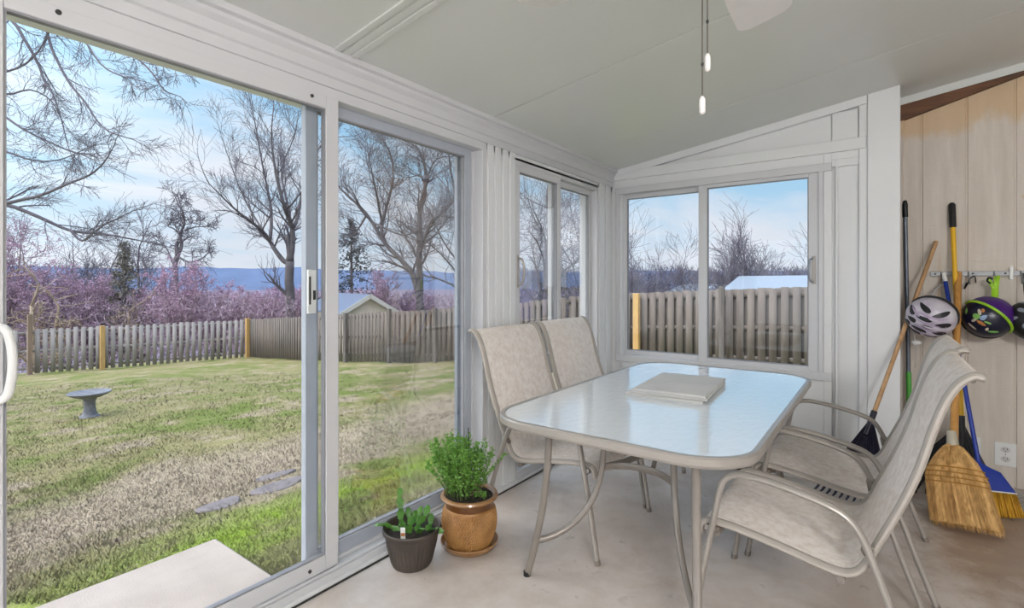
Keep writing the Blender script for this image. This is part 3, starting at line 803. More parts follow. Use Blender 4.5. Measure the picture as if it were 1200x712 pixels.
# T1: the big near tree whose branches hang in from the left
d = 11.
def jl(lst, d0, d1):
    n = len(lst) - 1
    return [W(x, y, d0 + (d1 - d0) * i / max(1, n)) for i, (x, y) in enumerate(lst)]
b = W(-210, 400, 11); b.z = ground_z(b.x, b.y) - .2
tr = [b, b + V((0, .05, 1.5)), W(-195, 250, 11), W(-185, 90, 10.8), W(-170, -90, 10.6), W(-150, -260, 10.4)]
prm1 = dict(ratio=1.2, n=[9, 6, 4, 4], rmin=.0032, wander=.13, trop=-.03, lift=.0, ang=(18, 52))
limbs = [(tr, .30, .12, 1.2, 4)]
for lst, d0, d1, r0, L_ , nk in [
    ([(-190, 220), (-80, 228), (0, 238), (45, 254), (82, 270), (120, 274), (160, 281), (190, 287)], 11, 11.8, .062, 1.15, 12),
    ([(82, 269), (96, 282), (110, 272), (125, 262), (160, 245)], 11.4, 11.2, .03, .8, 8),
    ([(-185, 190), (-90, 240), (-20, 243), (25, 234), (50, 228), (80, 215), (105, 205), (122, 190), (134, 170)], 11, 10.4, .05, .75, 12),
    ([(-175, -60), (-60, -40), (10, 20), (28, 45), (45, 75), (52, 95), (62, 110), (72, 140), (78, 165)], 10.8, 10.2, .042, .9, 11),
    ([(-170, -90), (-40, -70), (40, 0), (60, 55), (80, 95), (100, 120), (115, 143), (130, 155), (155, 163)], 10.6, 9.8, .036, .8, 12),
    ([(-165, -110), (0, -90), (70, 0), (95, 40), (118, 75), (140, 88), (156, 92)], 10.6, 9.6, .03, .7, 11),
    ([(-160, -130), (20, -100), (105, 20), (150, 58), (178, 85), (192, 105), (208, 112)], 10.6, 9.4, .03, .65, 11),
    ([(-160, -150), (60, -110), (130, 20), (175, 62), (205, 82), (221, 80)], 10.6, 9.2, .026, .55, 9),
    ([(-185, 60), (-90, 60), (-20, 84), (20, 80), (45, 60), (60, 30)], 10.9, 10.2, .036, .75, 9),
    ([(-188, 110), (-90, 100), (-10, 128), (25, 150), (55, 165), (85, 178), (105, 180)], 11, 10.5, .034, .75, 12),
    ([(-190, 150), (-100, 140), (0, 175), (40, 188), (70, 187), (92, 178)], 11, 10.9, .03, .7, 11),
    ([(-188, 100), (-80, 85), (0, 110), (35, 105), (60, 118), (72, 140)], 11, 11.2, .03, .7, 10)]:
    limbs.append((jl(lst, d0, d1), r0, .009, L_, nk))
tree_px('large near tree whose bare branches hang in from the left edge', limbs, b, prm1, 3, 11, 'twig', 'twig', None)

# T2: tall forked tree by the first mullion
d = 27; b = W(340, 400, d); b.z = ground_z(b.x, b.y) - 1
prm2 = dict(ratio=1.2, n=[8, 6, 4, 3], rmin=.007, wander=.15, trop=.07, lift=.12, ang=(22, 58))
limbs = [([b, W(340, 345, d), W(339, 330, d), W(340, 306, d)], 0.260, 0.223, 2, 1),
    ([W(340, 308, d), W(332, 305, d), W(322, 292, d), W(315, 281, d), W(302, 266, d - 1), W(285, 253, d - 2), W(270, 240, d - 2.5), W(245, 215, d - 3)], 0.149, 0.025, 2.6, 13),
    ([W(316, 283, d), W(318, 262, d + .5), W(317, 240, d + 1), W(314, 225, d + 1), W(307, 190, d + 1), W(300, 150, d + 1), W(293, 119, d + 1)], 0.099, 0.019, 2.4, 14),
    ([W(340, 308, d), W(343, 285, d), W(342, 265, d), W(334, 244, d - .8), W(326, 215, d - 1), W(322, 195, d - 1), W(318, 160, d - 1), W(321, 121, d - 1)], 0.161, 0.019, 2.4, 15),
    ([W(343, 268, d), W(349, 254, d + .6), W(353, 230, d + 1), W(362, 200, d + 1.4), W(380, 165, d + 1.5), W(404, 160, d + 1.5)], 0.112, 0.019, 2.4, 13),
    ([W(340, 250, d), W(330, 200, d + 1.5), W(345, 160, d + 2), W(350, 130, d + 2)], 0.062, 0.012, 2.0, 11),
    ([W(315, 281, d), W(290, 240, d + 1.5), W(275, 205, d + 2), W(258, 155, d + 2)], 0.062, 0.012, 1.9, 11)]
tree_px('tall forked bare tree beside the first white mullion, over the fence corner', limbs, b, prm2, 3, 21)

# T3: slim crooked tree
d = 36; b = W(207, 400, d); b.z = ground_z(b.x, b.y) - 1
prm3 = dict(ratio=1.2, n=[6, 6, 4, 3], rmin=.014, wander=.24, trop=.05, lift=.1, ang=(30, 75))
limbs = [([b, W(206, 330, d), W(205, 312, d), W(208, 300, d)], 0.204, 0.162, 1.5, 1),
    ([W(208, 300, d), W(213, 287, d), W(211, 275, d), W(216, 262, d), W(214, 248, d), W(209, 240, d), W(207, 235, d)], 0.132, 0.030, 1.6, 10),
    ([W(207, 302, d), W(206, 288, d + .4), W(210, 276, d + .5), W(204, 268, d + .5), W(197, 265, d + .5), W(201, 260, d + .5)], 0.084, 0.024, 1.2, 6),
    ([W(209, 301, d), W(222, 307, d - .5), W(236, 303, d - .8), W(243, 297, d - .8)], 0.078, 0.036, 1.2, 6),
    ([W(216, 270, d), W(228, 266, d), W(240, 265, d)], 0.060, 0.024, 1.2, 6),
    ([W(204, 312, d), W(196, 292, d + 1), W(190, 285, d + 1), W(182, 280, d + 1)], 0.060, 0.024, 1.4, 6)]
tree_px('slim crooked bare tree standing alone in the gap of open sky', limbs, b, prm3, 3, 31)

# T4: the two trees behind the second pane
d = 22; b = W(490, 400, d); b.z = ground_z(b.x, b.y) - .6
prm4 = dict(ratio=1.2, n=[9, 7, 4, 3], rmin=.0062, wander=.16, trop=.06, lift=.1, ang=(22, 60))
limbs = [([b, W(492, 340, d), W(491, 305, d), W(492, 283, d), W(492, 247, d), W(499, 215, d), W(497, 191, d), W(489, 173, d), W(474, 165, d)], 0.180, 0.018, 2.0, 18),
    ([W(495, 238, d), W(502, 206, d + .8), W(512, 186, d + 1), W(535, 183, d + 1)], 0.066, 0.012, 1.6, 11),
    ([W(494, 290, d), W(499, 276, d - .8), W(506, 260, d - 1), W(526, 242, d - 1.5), W(544, 215, d - 1.5), W(560, 190, d - 1.5)], 0.090, 0.018, 1.9, 14),
    ([W(497, 285, d), W(510, 275, d + 1), W(520, 262, d + 1.2), W(540, 240, d + 1.2)], 0.060, 0.012, 1.6, 10),
    ([W(499, 220, d), W(492, 206, d + 1), W(478, 208, d + 1), W(466, 205, d + 1)], 0.042, 0.012, 1.3, 9)]
tree_px('large bare tree with upright trunk in the middle of the second pane', limbs, b, prm4, 3, 41)
d = 21; b = W(492, 400, d); b.z = ground_z(b.x, b.y) - .6; b += V((.4, .3, 0))
limbs = [([b, W(488, 335, d), W(475, 310, d), W(452, 286, d), W(429, 250, d), W(402, 224, d), W(385, 205, d)], 0.150, 0.018, 1.9, 16),
    ([W(452, 286, d), W(447, 268, d + .8), W(453, 242, d + 1), W(461, 207, d + 1), W(456, 176, d + 1), W(443, 159, d + 1), W(436, 148, d + 1)], 0.090, 0.012, 1.8, 16),
    ([W(448, 262, d + .8), W(442, 231, d - .4), W(434, 193, d - .8), W(431, 175, d - .8)], 0.060, 0.012, 1.6, 11),
    ([W(430, 251, d), W(420, 268, d + 1), W(412, 276, d + 1), W(400, 262, d + 1)], 0.048, 0.012, 1.4, 9),
    ([W(440, 262, d), W(470, 275, d - .5), W(490, 270, d - .8), W(510, 262, d - .8)], 0.042, 0.012, 1.4, 10)]
tree_px('bare tree leaning left across the second pane behind the shed', limbs, b, prm4, 3, 42)

prm5 = dict(ratio=1.2, n=[11, 8, 5, 3], rmin=.006, wander=.17, trop=.05, lift=.1, ang=(25, 65))
tree_auto('bare bushy tree seen through the left sash of the corner window', 632, 19, 185, prm5, 3, 51, trunk_frac=.25)
tree_auto('bare tree seen through the right sash of the corner window', 684, 20, 190, prm5, 3, 52, trunk_frac=.3)
tree_auto('slender bare tree behind the mullion right of the second pane', 552, 24, 170, prm5, 3, 53, trunk_frac=.3)
prm6 = dict(n=[16, 9, 5, 3], rmin=.016, wander=.10, trop=.05, lift=.1, ang=(20, 58))
tree_auto('round-crowned bare tree, tallest over the fence in the end window', 888, 52, 262, prm6, 3, 61, trunk_frac=.36, r0=.22, spread=1.3)
for i, (px, dd, ty, lb) in enumerate([
    (740, 50, 288, 'small bare tree at the left jamb of the end window'),
    (762, 60, 312, 'tiny bare tree above the yellow fence board'),
    (783, 62, 307, 'tiny rounded bare tree between the yellow board and the mullion'),
    (806, 55, 284, 'dense bare tree just left of the end window mullion'),
    (842, 52, 283, 'thin bare tree just right of the end window mullion'),
    (862, 62, 306, 'low bare tree left of the round-crowned tree'),
    (912, 58, 294, 'broad bare tree right of the round-crowned tree'),
    (935, 55, 284, 'bare tree behind the handle of the end window')]):
    tree_auto(lb, px, dd, ty, dict(prm6, n=[13, 9, 6, 3], ang=(24, 66), wander=.15), 3, 70 + i, trunk_frac=.25, r0=.14)
for i, (px, dd, ty, lb) in enumerate([
    (12, 42, 270, 'bare tree far behind the fence at the left edge'), (75, 44, 272, 'bare twiggy tree far behind the brown post'),
    (125, 46, 262, 'bare tree left of the grey-green conifer'), (162, 40, 255, 'bare tree right of the grey-green conifer')]):
    tree_auto(lb, px, dd, ty, dict(prm6, n=[11, 8, 6, 3], ang=(24, 66), wander=.17), 3, 90 + i, trunk_frac=.2, r0=.16)

# redbuds in bloom
def bush(label, px, d, top_py, width, nb, seed, stems=9, name='redbud_tree', group='pink redbuds behind the fence'):
    r = random.Random(seed); b = at(px, 400, d); b.z = ground_z(b.x, b.y) - .2; hgt = at(px, top_py, d).z - b.z
    root = empty(name, b); tag(root, label, 'tree', group); out = []
    prm = dict(n=[9, 7, 4], rmin=.009, wander=.17, trop=.05, lift=.1, ang=(25, 70))
    for k in range(stems):
        a = 2 * math.pi * (k + r.random()) / stems; ln = r.uniform(.15, 1) * width / 2
        top = V((math.cos(a) * ln, math.sin(a) * ln, hgt * r.uniform(.55, .95) * (1 - .25 * (2 * ln / width) ** 2)))
        P = spline([b + V((math.cos(a) * .1, math.sin(a) * .1, 0)), b + top * .4 + V((math.cos(a), math.sin(a), 0)) * -.05 * width + rvec(r) * .1, b + top * .75 + rvec(r) * .15, b + top], 3)
        n = len(P) - 1; out.append((P, [.06 - .045 * i / n for i in range(n + 1)], 0))
        kids(out, r, P, .06, .015, hgt * .42, 0, 2, prm, .2)
    tree_mesh(root, out, M['redbark'], M['redbark'], 1)
    Vv, Ff = [], []; tips = [o for o in out if o[2] >= 1]
    for _ in range(nb):
        pts, rs, l = r.choice(tips); i = r.randrange(len(pts) - 1)
        c = pts[i].lerp(pts[i + 1], r.random()) - b + rvec(r) * .06
        u = rvec(r).normalized(); w = u.cross(rvec(r)).normalized(); q = .045 * d / 24 * r.uniform(.5, 1.4); o = len(Vv)
        Vv += [tuple(c + u * q), tuple(c - u * q * .5 + w * q * .85), tuple(c - u * q * .5 - w * q * .85)]; Ff.append((o, o + 1, o + 2))
    bl = MB(); bl.v, bl.f = Vv, Ff; bl.build('blossom', M['blossom'], root, sharp=0)
    return root
for i, (px, dd, ty, wd_, nb, lb) in enumerate([
    (-50, 24.5, 245, 4.5, 7000, 'pink redbud at the far left edge behind the fence'),
    (8, 25, 258, 4.5, 7000, 'pink redbud left of the tall brown post'),
    (64, 26, 280, 4.2, 7000, 'pink redbud right of the tall brown post'),
    (108, 27.5, 300, 4.0, 6500, 'pink redbud behind the first yellow post'),
    (166, 28.5, 330, 3.6, 6000, 'pink redbud right of the grey-green conifer'),
    (210, 26.5, 296, 3.6, 8000, 'dense pink redbud below the slim crooked tree'),
    (256, 29, 338, 4.0, 6000, 'low pink redbud in the middle of the left fence'),
    (300, 29.5, 328, 4.0, 6500, 'low pink redbud left of the yellow corner post'),
    (338, 29, 322, 3.6, 5500, 'pink redbud at the foot of the tall forked tree'),
    (445, 24.5, 312, 2.6, 4500, 'small pink redbud above the shed roof'),
    (490, 27, 345, 3.0, 2500, 'low pink redbud right of the shed gable')]):
    bush(lb, px, dd, ty, wd_, nb, 110 + i)
for i in range(10):
    bush('pink redbud in the hazy row farther behind the left fence', -40 + i * 42, 36 + (i % 3) * 2.5, (330, 338, 344)[i % 3], 6.0, 4200, 140 + i, 7, group='pink redbuds in the farther row')
def thicket(name, label, px0, px1, d0, d1, top0, top1, n, mat, ln, seed):
    r = random.Random(seed); Vv, Ff = [], []
    for _ in range(n):
        px = r.uniform(px0, px1); d = r.uniform(d0, d1); b = at(px, 400, d); gz = ground_z(b.x, b.y)
        tz = at(px, top0 + (top1 - top0) * (.5 + .5 * mnoise.noise(V((b.x * .22, b.y * .22, seed)))), d).z
        c = V((b.x, b.y, gz + (tz - gz) * r.random() ** .8)); u = (rvec(r) * .6 + UP * .7).normalized(); w = u.cross(rvec(r)).normalized()
        l_ = ln * r.uniform(.4, 1.3); q = .014 * d / 24 * r.uniform(.7, 1.5); o = len(Vv)
        Vv += [tuple(c - w * q), tuple(c + w * q), tuple(c + u * l_)]; Ff.append((o, o + 1, o + 2))
    m = MB(); m.v, m.f = Vv, Ff; return tag(m.build(name, M[mat], sharp=0), label, 'undergrowth', kind='stuff')
thicket('undergrowth', 'tangled purple brown undergrowth behind the left and middle fences', -80, 600, 23.5, 42, 362, 334, 46000, 'thicket', .42, 1)
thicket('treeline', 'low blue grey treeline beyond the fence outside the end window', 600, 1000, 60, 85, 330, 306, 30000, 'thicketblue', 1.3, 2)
prmV = dict(n=[9, 6, 4], rmin=.012, wander=.3, trop=-.02, lift=0, ang=(30, 90))
prmV = dict(n=[12, 9, 5], rmin=.014, wander=.32, trop=-.03, lift=0, ang=(30, 95))
for px, dd, ty, lb, sd_ in ((40, 21.5, 305, 'tan vine-covered shrub behind the tall brown post', 130), (66, 22.5, 325, 'low tan vine tangle right of the tall brown post', 132),
                            (6, 21.5, 330, 'low tan vine tangle left of the tall brown post', 133), (150, 26, 325, 'tan twiggy shrub at the foot of the grey-green conifer', 131)):
    tree_auto(lb, px, dd, ty, prmV, 2, sd_, 'tan', 'tan', trunk_frac=.1, r0=.12, name='vine_shrub', group='tan shrubs behind the left fence')
def conifer(label, px, d, top, w, mat, seed):
    r = random.Random(seed); b = at(px, 400, d); b.z = ground_z(b.x, b.y) - .3; hgt = at(px, top, d).z - b.z
    root = empty('conifer', b); tag(root, label, 'tree')
    m = MB(); m.tube([(0, 0, 0), (0, 0, hgt * .98)], [hgt * .02, hgt * .004], 7); m.build('trunk', M['bark'], root)
    Vv, Ff = [], []
    for i in range(150):
        t = (i + r.random()) / 150; z = hgt * (.12 + .88 * t); a = r.uniform(0, 6.28); ln = w * (1 - t) ** .8 * r.uniform(.6, 1.1) + .08
        tip = V((math.cos(a) * ln, math.sin(a) * ln, z - ln * .12)); o_ = V((0, 0, z))
        for k in range(26):
            s = r.random() ** .7; c = o_.lerp(tip, s) + rvec(r) * .07; u = (rvec(r) + V((math.cos(a), math.sin(a), 0))).normalized(); wv = u.cross(rvec(r)).normalized()
            n_ = len(Vv); q = .11 * d / 22; Vv += [tuple(c + u * q), tuple(c + wv * q * .28), tuple(c - wv * q * .28)]; Ff.append((n_, n_ + 1, n_ + 2))
    f = MB(); f.v, f.f = Vv, Ff; f.build('needles', M[mat], root, sharp=0)
conifer('grey-green narrow conifer among the redbuds behind the fence', 146, 27, 284, 1.25, 'conifergrey', 1)
conifer('dark conifer behind the left end of the shed roof', 412, 27, 258, 2.6, 'conifer', 2)
conifer('dark conifer behind the corner window fence', 650, 24, 300, 1.5, 'conifer', 3)
# ------------------------------------------------------------------ patio table
TX0, TX1, TY0, TY1, TZ = -1.395, -.33, 1.66, 3.59, .73
tc = V(((TX0 + TX1) / 2, (TY0 + TY1) / 2, 0)); hw, hl_ = (TX1 - TX0) / 2, (TY1 - TY0) / 2
tb = empty('patio_table', tc); tag(tb, 'long patio table with rippled frosted glass top and taupe metal frame', 'table')
def rrect(hw, hl, r, n=9):
    out = []
    for cx, cy, a0 in ((hw - r, hl - r, 0), (-hw + r, hl - r, 90), (-hw + r, -hl + r, 180), (hw - r, -hl + r, 270)):
        for i in range(n + 1):
            a = R(a0 + 90 * i / n); out.append((cx + r * math.cos(a), cy + r * math.sin(a)))
    return out
m = MB(); m.prism(rrect(hw - .022, hl_ - .022, .20), TZ - .006, TZ + .003); m.build('glass_top', M['tableglass'], tb)
prof = [(0, -.022), (0, .000), (-.006, .0065), (-.020, .0065), (-.026, .002), (-.026, -.004), (-.034, -.006), (-.034, -.03), (-.006, -.032)]
rim = MB(); n = len(rrect(hw, hl_, .22)); k = len(prof); vs = []
for dx, dz in prof: vs += [(x, y, TZ + dz) for x, y in rrect(hw + dx, hl_ + dx, .22 + dx)]
rim.add(vs, [(a * n + i, a * n + (i + 1) % n, ((a + 1) % k) * n + (i + 1) % n, ((a + 1) % k) * n + i) for a in range(k) for i in range(n)])
rim.build('rim', M['taupelight'], tb, sharp=30)
def ctr(p): return V(p) - V((tc.x, tc.y, 0))
# legs: bowed outwards at the foot; a curved brace swings from the frame inwards of each leg
legs = {('l', 'n'): ((-1.165, 1.86, .70), (-1.275, 1.85, 0)), ('r', 'n'): ((-.535, 1.84, .70), (-.475, 1.66, 0)),
        ('l', 'f'): ((-1.165, 3.33, .70), (-1.275, 3.36, 0)), ('r', 'f'): ((-.535, 3.35, .70), (-.475, 3.47, 0))}
mid = {}
for (sx, sy), (a, b_) in legs.items():
    a, b_ = ctr(a), ctr(b_); o_ = b_ - a; o_.z = 0
    P = spline([a, a + o_ * .06 + V((0, 0, -.16)), a + o_ * .30 + V((0, 0, -.38)), a + o_ * .66 + V((0, 0, -.56)), b_], 6)
    m = MB(); m.tube(P, 1, 12, flat=(.0165, .0125), up=(0, 1, 0)); lg = m.build('leg', M['taupe'], tb)
    m = MB(); m.tube([b_ + V((0, 0, .018)), b_], .0175, 10); m.build('foot_cap', M['black'], lg)
    inx = 1 if sx == 'l' else -1; iny = 1 if sy == 'n' else -1
    top = V((-.14 * -inx * 1, 0, 0)); top = V((a.x + inx * .155, a.y + iny * .22, .70))
    j_ = P[int(len(P) * .70)]; j_ = V((j_.x, j_.y, .25))
    q = a.lerp(b_, .62); j_ = V((P[-8].x, P[-8].y, P[-8].z))
    A = []
    for q_ in range(19):
        ph_ = R(90 - 5 * q_); sx_ = math.sin(ph_) + .10 * math.sin(2 * ph_) ** 2
        A.append(V((j_.x + (top.x - j_.x) * sx_, j_.y + (top.y - j_.y) * sx_, j_.z + (top.z - j_.z) * (1 - math.cos(ph_)))))
    m = MB(); m.tube(A, 1, 10, flat=(.0145, .0115), up=(.3, 1, 0)); m.build('curved_brace', M['taupe'], tb)
    mid[sx, sy] = min(A, key=lambda p_: abs(p_.z - .47))
for a, b_, bow in ((('l', 'n'), ('r', 'n'), (0, .10)), (('r', 'n'), ('r', 'f'), (-.09, 0)), (('r', 'f'), ('l', 'f'), (0, -.10)), (('l', 'f'), ('l', 'n'), (.09, 0))):
    p, q = mid[a].copy(), mid[b_].copy(); p.z = q.z = .47; bw = V((*bow, 0))
    P = spline([p, p.lerp(q, .12) + bw * .55, p.lerp(q, .3) + bw * .95, p.lerp(q, .5) + bw * 1.05, p.lerp(q, .7) + bw * .95, p.lerp(q, .88) + bw * .55, q], 5)
    m = MB(); m.tube(P, 1, 8, flat=(.007, .0165), up=(0, 0, 1), ph=math.pi / 8); m.build('stretcher', M['taupe'], tb)

# newspapers stacked on the table
def newspaper(cx, cy, z, rz, w, l, th, label, seed):
    r = random.Random(seed); root = empty('newspaper', (cx, cy, z), rz); tag(root, label, 'newspaper', 'newspapers stacked on the table')
    m = MB(); n = 5
    for i in range(n):
        z0, z1 = th * i / n, th * (i + .93) / n; e = .004 * math.sin(i * 2.3 + seed); q = r.uniform(-.003, .003)
        m.box((-w / 2 + e, -l / 2 + q, z0), (w / 2 + e * .5, l / 2 + q, z1))
    # rounded fold along one long edge
    f = [(w / 2 + th * .5 * math.cos(a), th / 2 + th * .48 * math.sin(a)) for a in [R(-90 + 30 * i) for i in range(7)]]
    k = len(f); m.add([(x, -l / 2, zz) for x, zz in f] + [(x, l / 2, zz) for x, zz in f], [(i, i + 1, k + i + 1, k + i) for i in range(k - 1)] + [tuple(range(k)), tuple(range(2 * k - 1, k - 1, -1))])
    m.build('folded_sheets', M['paper'], root, bevel=.0015)
    return root
zt = TZ + .0035
newspaper(-.885, 2.70, zt, R(3), .375, .55, .010, 'bottom newspaper of the stack, lying on the glass and jutting out at one corner', 1)
newspaper(-.872, 2.71, zt + .0105, R(5), .36, .545, .011, 'middle folded newspaper of the stack on the glass table', 2)
newspaper(-.868, 2.715, zt + .022, R(4), .345, .54, .012, 'topmost newspaper of the stack on the glass table', 3)

# ------------------------------------------------------------------ sling chairs (local +x is the front)
def make_chair():
    root = empty('sling_chair')
    # world profile of the near right chair: X -> local x = -(X + .15)
    prof = [(.372, .385), (.365, .418), (.335, .436), (.25, .432), (.12, .412), (-.0, .388), (-.07, .383), (-.115, .412), (-.155, .50), (-.215, .64), (-.255, .755), (-.285, .87), (-.312, .955), (-.340, 1.01), (-.372, 1.038), (-.392, 1.036)]
    P = spline([V((x, 0, z)) for x, z in prof], 4)
    hw_ = .298; nw = 12
    # fabric: two-sided sheet stretched between the side rails, slightly hollow
    up_, dn = [], []
    for i, p in enumerate(P):
        t = (P[min(i + 1, len(P) - 1)] - P[max(i - 1, 0)]).normalized(); nr = V((t.z, 0, -t.x))
        for j in range(nw + 1):
            s = -1 + 2 * j / nw; hol = .016 * (1 - s * s) * math.sin(math.pi * i / (len(P) - 1))
            q = p + V((0, s * hw_, 0)) + nr * hol
            up_.append(q - nr * .002); dn.append(q + nr * .002)
    m = MB(); k = nw + 1; n_ = len(up_); rows = len(P)
    fs = [(i * k + j, i * k + j + 1, (i + 1) * k + j + 1, (i + 1) * k + j) for i in range(rows - 1) for j in range(nw)]
    fs += [tuple(n_ + x for x in reversed(f)) for f in fs[:]]
    for i in range(rows - 1):
        for j in (0, nw): a = i * k + j; b_ = (i + 1) * k + j; fs.append((a, b_, n_ + b_, n_ + a) if j == 0 else (b_, a, n_ + a, n_ + b_))
    for j in range(nw):
        for i in (0, rows - 1): a = i * k + j; fs.append((a, n_ + a, n_ + a + 1, a + 1) if i == 0 else (a + 1, n_ + a + 1, n_ + a, a))
    m.add(up_ + dn, fs); m.build('sling', M['sling'], root, sharp=50)
    for s in (-1, 1):
        m = MB(); m.tube([p + V((0, s * (hw_ + .004), 0)) for p in P], 1, 10, flat=(.0125, .019), up=(0, 1, 0)); rl_ = m.build('side_rail', M['railcream'], root)
        m = MB(); m.tube([P[-1] + V((0, s * (hw_ + .004), 0)), P[-1] + V((-.005, s * (hw_ + .004), -.001))], 1, 10, flat=(.0115, .017), up=(0, 1, 0)); m.build('rail_cap', M['taupelight'], rl_)
        # arm loop: front leg, arm and rear leg are one bent tube
        y = s * .335
        A = spline([(.400, y, 0), (.375, y, .16), (.345, y, .33), (.318, y, .47), (.300, y, .565), (.280, y, .612), (.235, y, .636), (.15, y, .633), (.06, y, .618),
                    (-.03, y, .596), (-.085, y, .566), (-.125, y, .50), (-.175, y, .36), (-.235, y, .18), (-.30, y, 0)], 5)
        m = MB(); m.tube(A, 1, 12, flat=(.0115, .0175), up=(0, 1, 0)); fr = m.build('arm_frame', M['taupelight'], root)
        for e in (0, -1):
            m = MB(); d_ = (A[1] - A[0]).normalized() if e == 0 else (A[-2] - A[-1]).normalized()
            m.tube([A[e] + V((0, 0, .0)), A[e] + d_ * .022], 1, 10, flat=(.0135, .0195), up=(0, 1, 0)); m.build('foot_cap', M['taupe'], fr)
        m = MB()
        m.bar((.325, s * .29, .405), (.338, s * .335, .42), .03, .018); m.build('rail_bracket', M['taupe'], root)
        m = MB(); m.bar((-.135, s * .30, .46), (-.128, s * .335, .49), .03, .018); m.build('rail_bracket', M['taupe'], root)
    for (x, z, nm) in ((.318, .395, 'front_bar'), (-.06, .355, 'rear_bar')):
        m = MB(); m.tube([(x, -.30, z), (x, .30, z)], .0125, 10); m.build(nm, M['taupe'], root)
    m = MB(); m.tube([(-.372, -.29, 1.026), (-.372, .29, 1.026)], .0095, 10); m.build('top_bar', M['taupe'], root)
    m = MB(); m.tube([(-.205, -.30, .265), (-.205, .30, .265)], .010, 10)
    return root
ch = make_chair()
GC = 'sling chairs around the patio table'
def put(o, x, y, rz, lab):
    o.location = (x, y, 0); o.rotation_euler = (0, 0, rz); tag(o, lab, 'chair', GC)
put(ch, -.165, 2.215, R(180), 'nearest cream sling armchair, on the broom side of the table')
put(copy_tree(ch), -.12, 2.95, R(180), 'cream sling armchair tucked behind the nearest one, by the brooms')
put(copy_tree(ch), -1.465, 2.44, R(1), 'mottled beige sling chair by the doors, the one nearer the potted plants')
put(copy_tree(ch), -1.50, 3.16, R(-1), 'mottled beige sling chair by the corner window, farther from the potted plants')

# ------------------------------------------------------------------ plants
# dark ribbed pot with a flat-leaved cactus
px_, py_ = -1.765, 1.615
p1 = empty('potted_cactus', (px_, py_, 0)); tag(p1, 'small dark brown ribbed pot with flat green leaf cactus', 'potted plant')
def ribs(i, j, r, z): return (.0026 * math.cos(j * 2 * math.pi / 4) if .012 < z < .135 and r > .07 else 0)
m = MB(); m.lathe([(.01, .0), (.086, .0), (.090, .006), (.094, .02), (.104, .06), (.114, .10), (.122, .135), (.124, .15), (.130, .152), (.134, .158), (.135, .170), (.131, .176), (.125, .172), (.120, .15), (.118, .135), (.01, .135)], 144, wob=ribs)
m.build('pot', M['potbrown'], p1)
m = MB(); m.lathe([(.01, .128), (.117, .13), (.116, .142), (.08, .150), (.04, .155), (.005, .156)], 40, wob=lambda i, j, r, z: .004 * math.sin(j * 2.1 + i)); m.build('soil', M['soil'], p1)
rr = random.Random(5)
def segleaf(mb, p, d, side, L_, w):
    """one flat notched cactus segment; returns its tip"""
    n = 6; d = d.normalized(); side = (side - d * side.dot(d)).normalized(); nr = d.cross(side); vs = []
    for i in range(n + 1):
        t = i / n; ww = w * (.35 + .75 * math.sin(math.pi * (.12 + .80 * t))) * (1 + .16 * math.cos(t * 12.5)); c = p + d * L_ * t + nr * .004 * math.sin(t * 3)
        vs += [c + side * ww, c + nr * .0035, c - side * ww, c - nr * .0035]
    mb.add(vs, [(i * 4 + j, i * 4 + (j + 1) % 4, (i + 1) * 4 + (j + 1) % 4, (i + 1) * 4 + j) for i in range(n) for j in range(4)] + [(3, 2, 1, 0), tuple(n * 4 + j for j in range(4))])
    return p + d * L_
CS_ = V((CS, SN, 0)); FW = V((-SN, CS, 0))
for bx_, by_, chain in [
    (-.045, .02, [((-.25, 0, 1), .05, .014), ((.02, .0, 1), .05, .016), ((-.15, .1, 1), .055, .015), ((.1, 0, 1), .04, .013)]),
    (-.05, -.01, [((-1, .1, .55), .05, .014), ((-1, .1, .15), .05, .014), ((-1, .0, -.12), .03, .010)]),
    (-.01, -.02, [((.1, -.2, 1), .05, .016), ((.5, -.2, .8), .05, .017), ((.2, -.2, .9), .03, .012)]),
    (.0, -.035, [((-.4, -.3, .8), .04, .014), ((-.6, -.2, .6), .04, .013)]),
    (.025, -.02, [((.2, 0, 1), .045, .015), ((.7, 0, .9), .05, .016), ((.35, 0, 1), .05, .014)]),
    (.04, -.03, [((.15, -.4, .7), .04, .014), ((.3, -.6, .3), .05, .014)]),
    (.07, .0, [((.4, 0, .9), .04, .014), ((.1, .1, 1), .045, .013)]),
    (.075, -.01, [((.9, -.2, .5), .045, .014), ((.8, -.2, -.2), .04, .012)]),
    (.02, .05, [((0, .3, 1), .05, .014), ((.3, .2, 1), .04, .013)]),
    (-.01, .04, [((-.3, .3, .9), .045, .014), ((-.2, .2, 1), .045, .013)])]:
    m = MB(); p = CS_ * bx_ + FW * by_ + V((0, 0, .145))
    for (dx, dy, dz), L_, w_ in chain:
        dr = CS_ * dx + FW * dy + V((0, 0, dz)); p = segleaf(m, p, dr, CS_ + V((0, 0, rr.uniform(-.2, .4))) + FW * rr.uniform(-.3, .3), L_, w_)
    m.build('leaf_stem', M['cactus'], p1)
tg = empty('x')
bpy.data.objects.remove(tg)
m = MB(); c = CS_ * -.022 + FW * -.085 + V((0, 0, .135)); m.bar(c, c + V((0, 0, .075)) + FW * -.012, .021, .0015, up=FW); m.build('plant_tag', M['plasticwhite'], p1)
m = MB(); c2 = c + V((0, 0, .035)) + FW * -.0075; m.bar(c2, c2 + V((0, 0, .014)) + FW * -.0022, .018, .001, up=FW); m.build('tag_picture', M['patchorange'], p1)

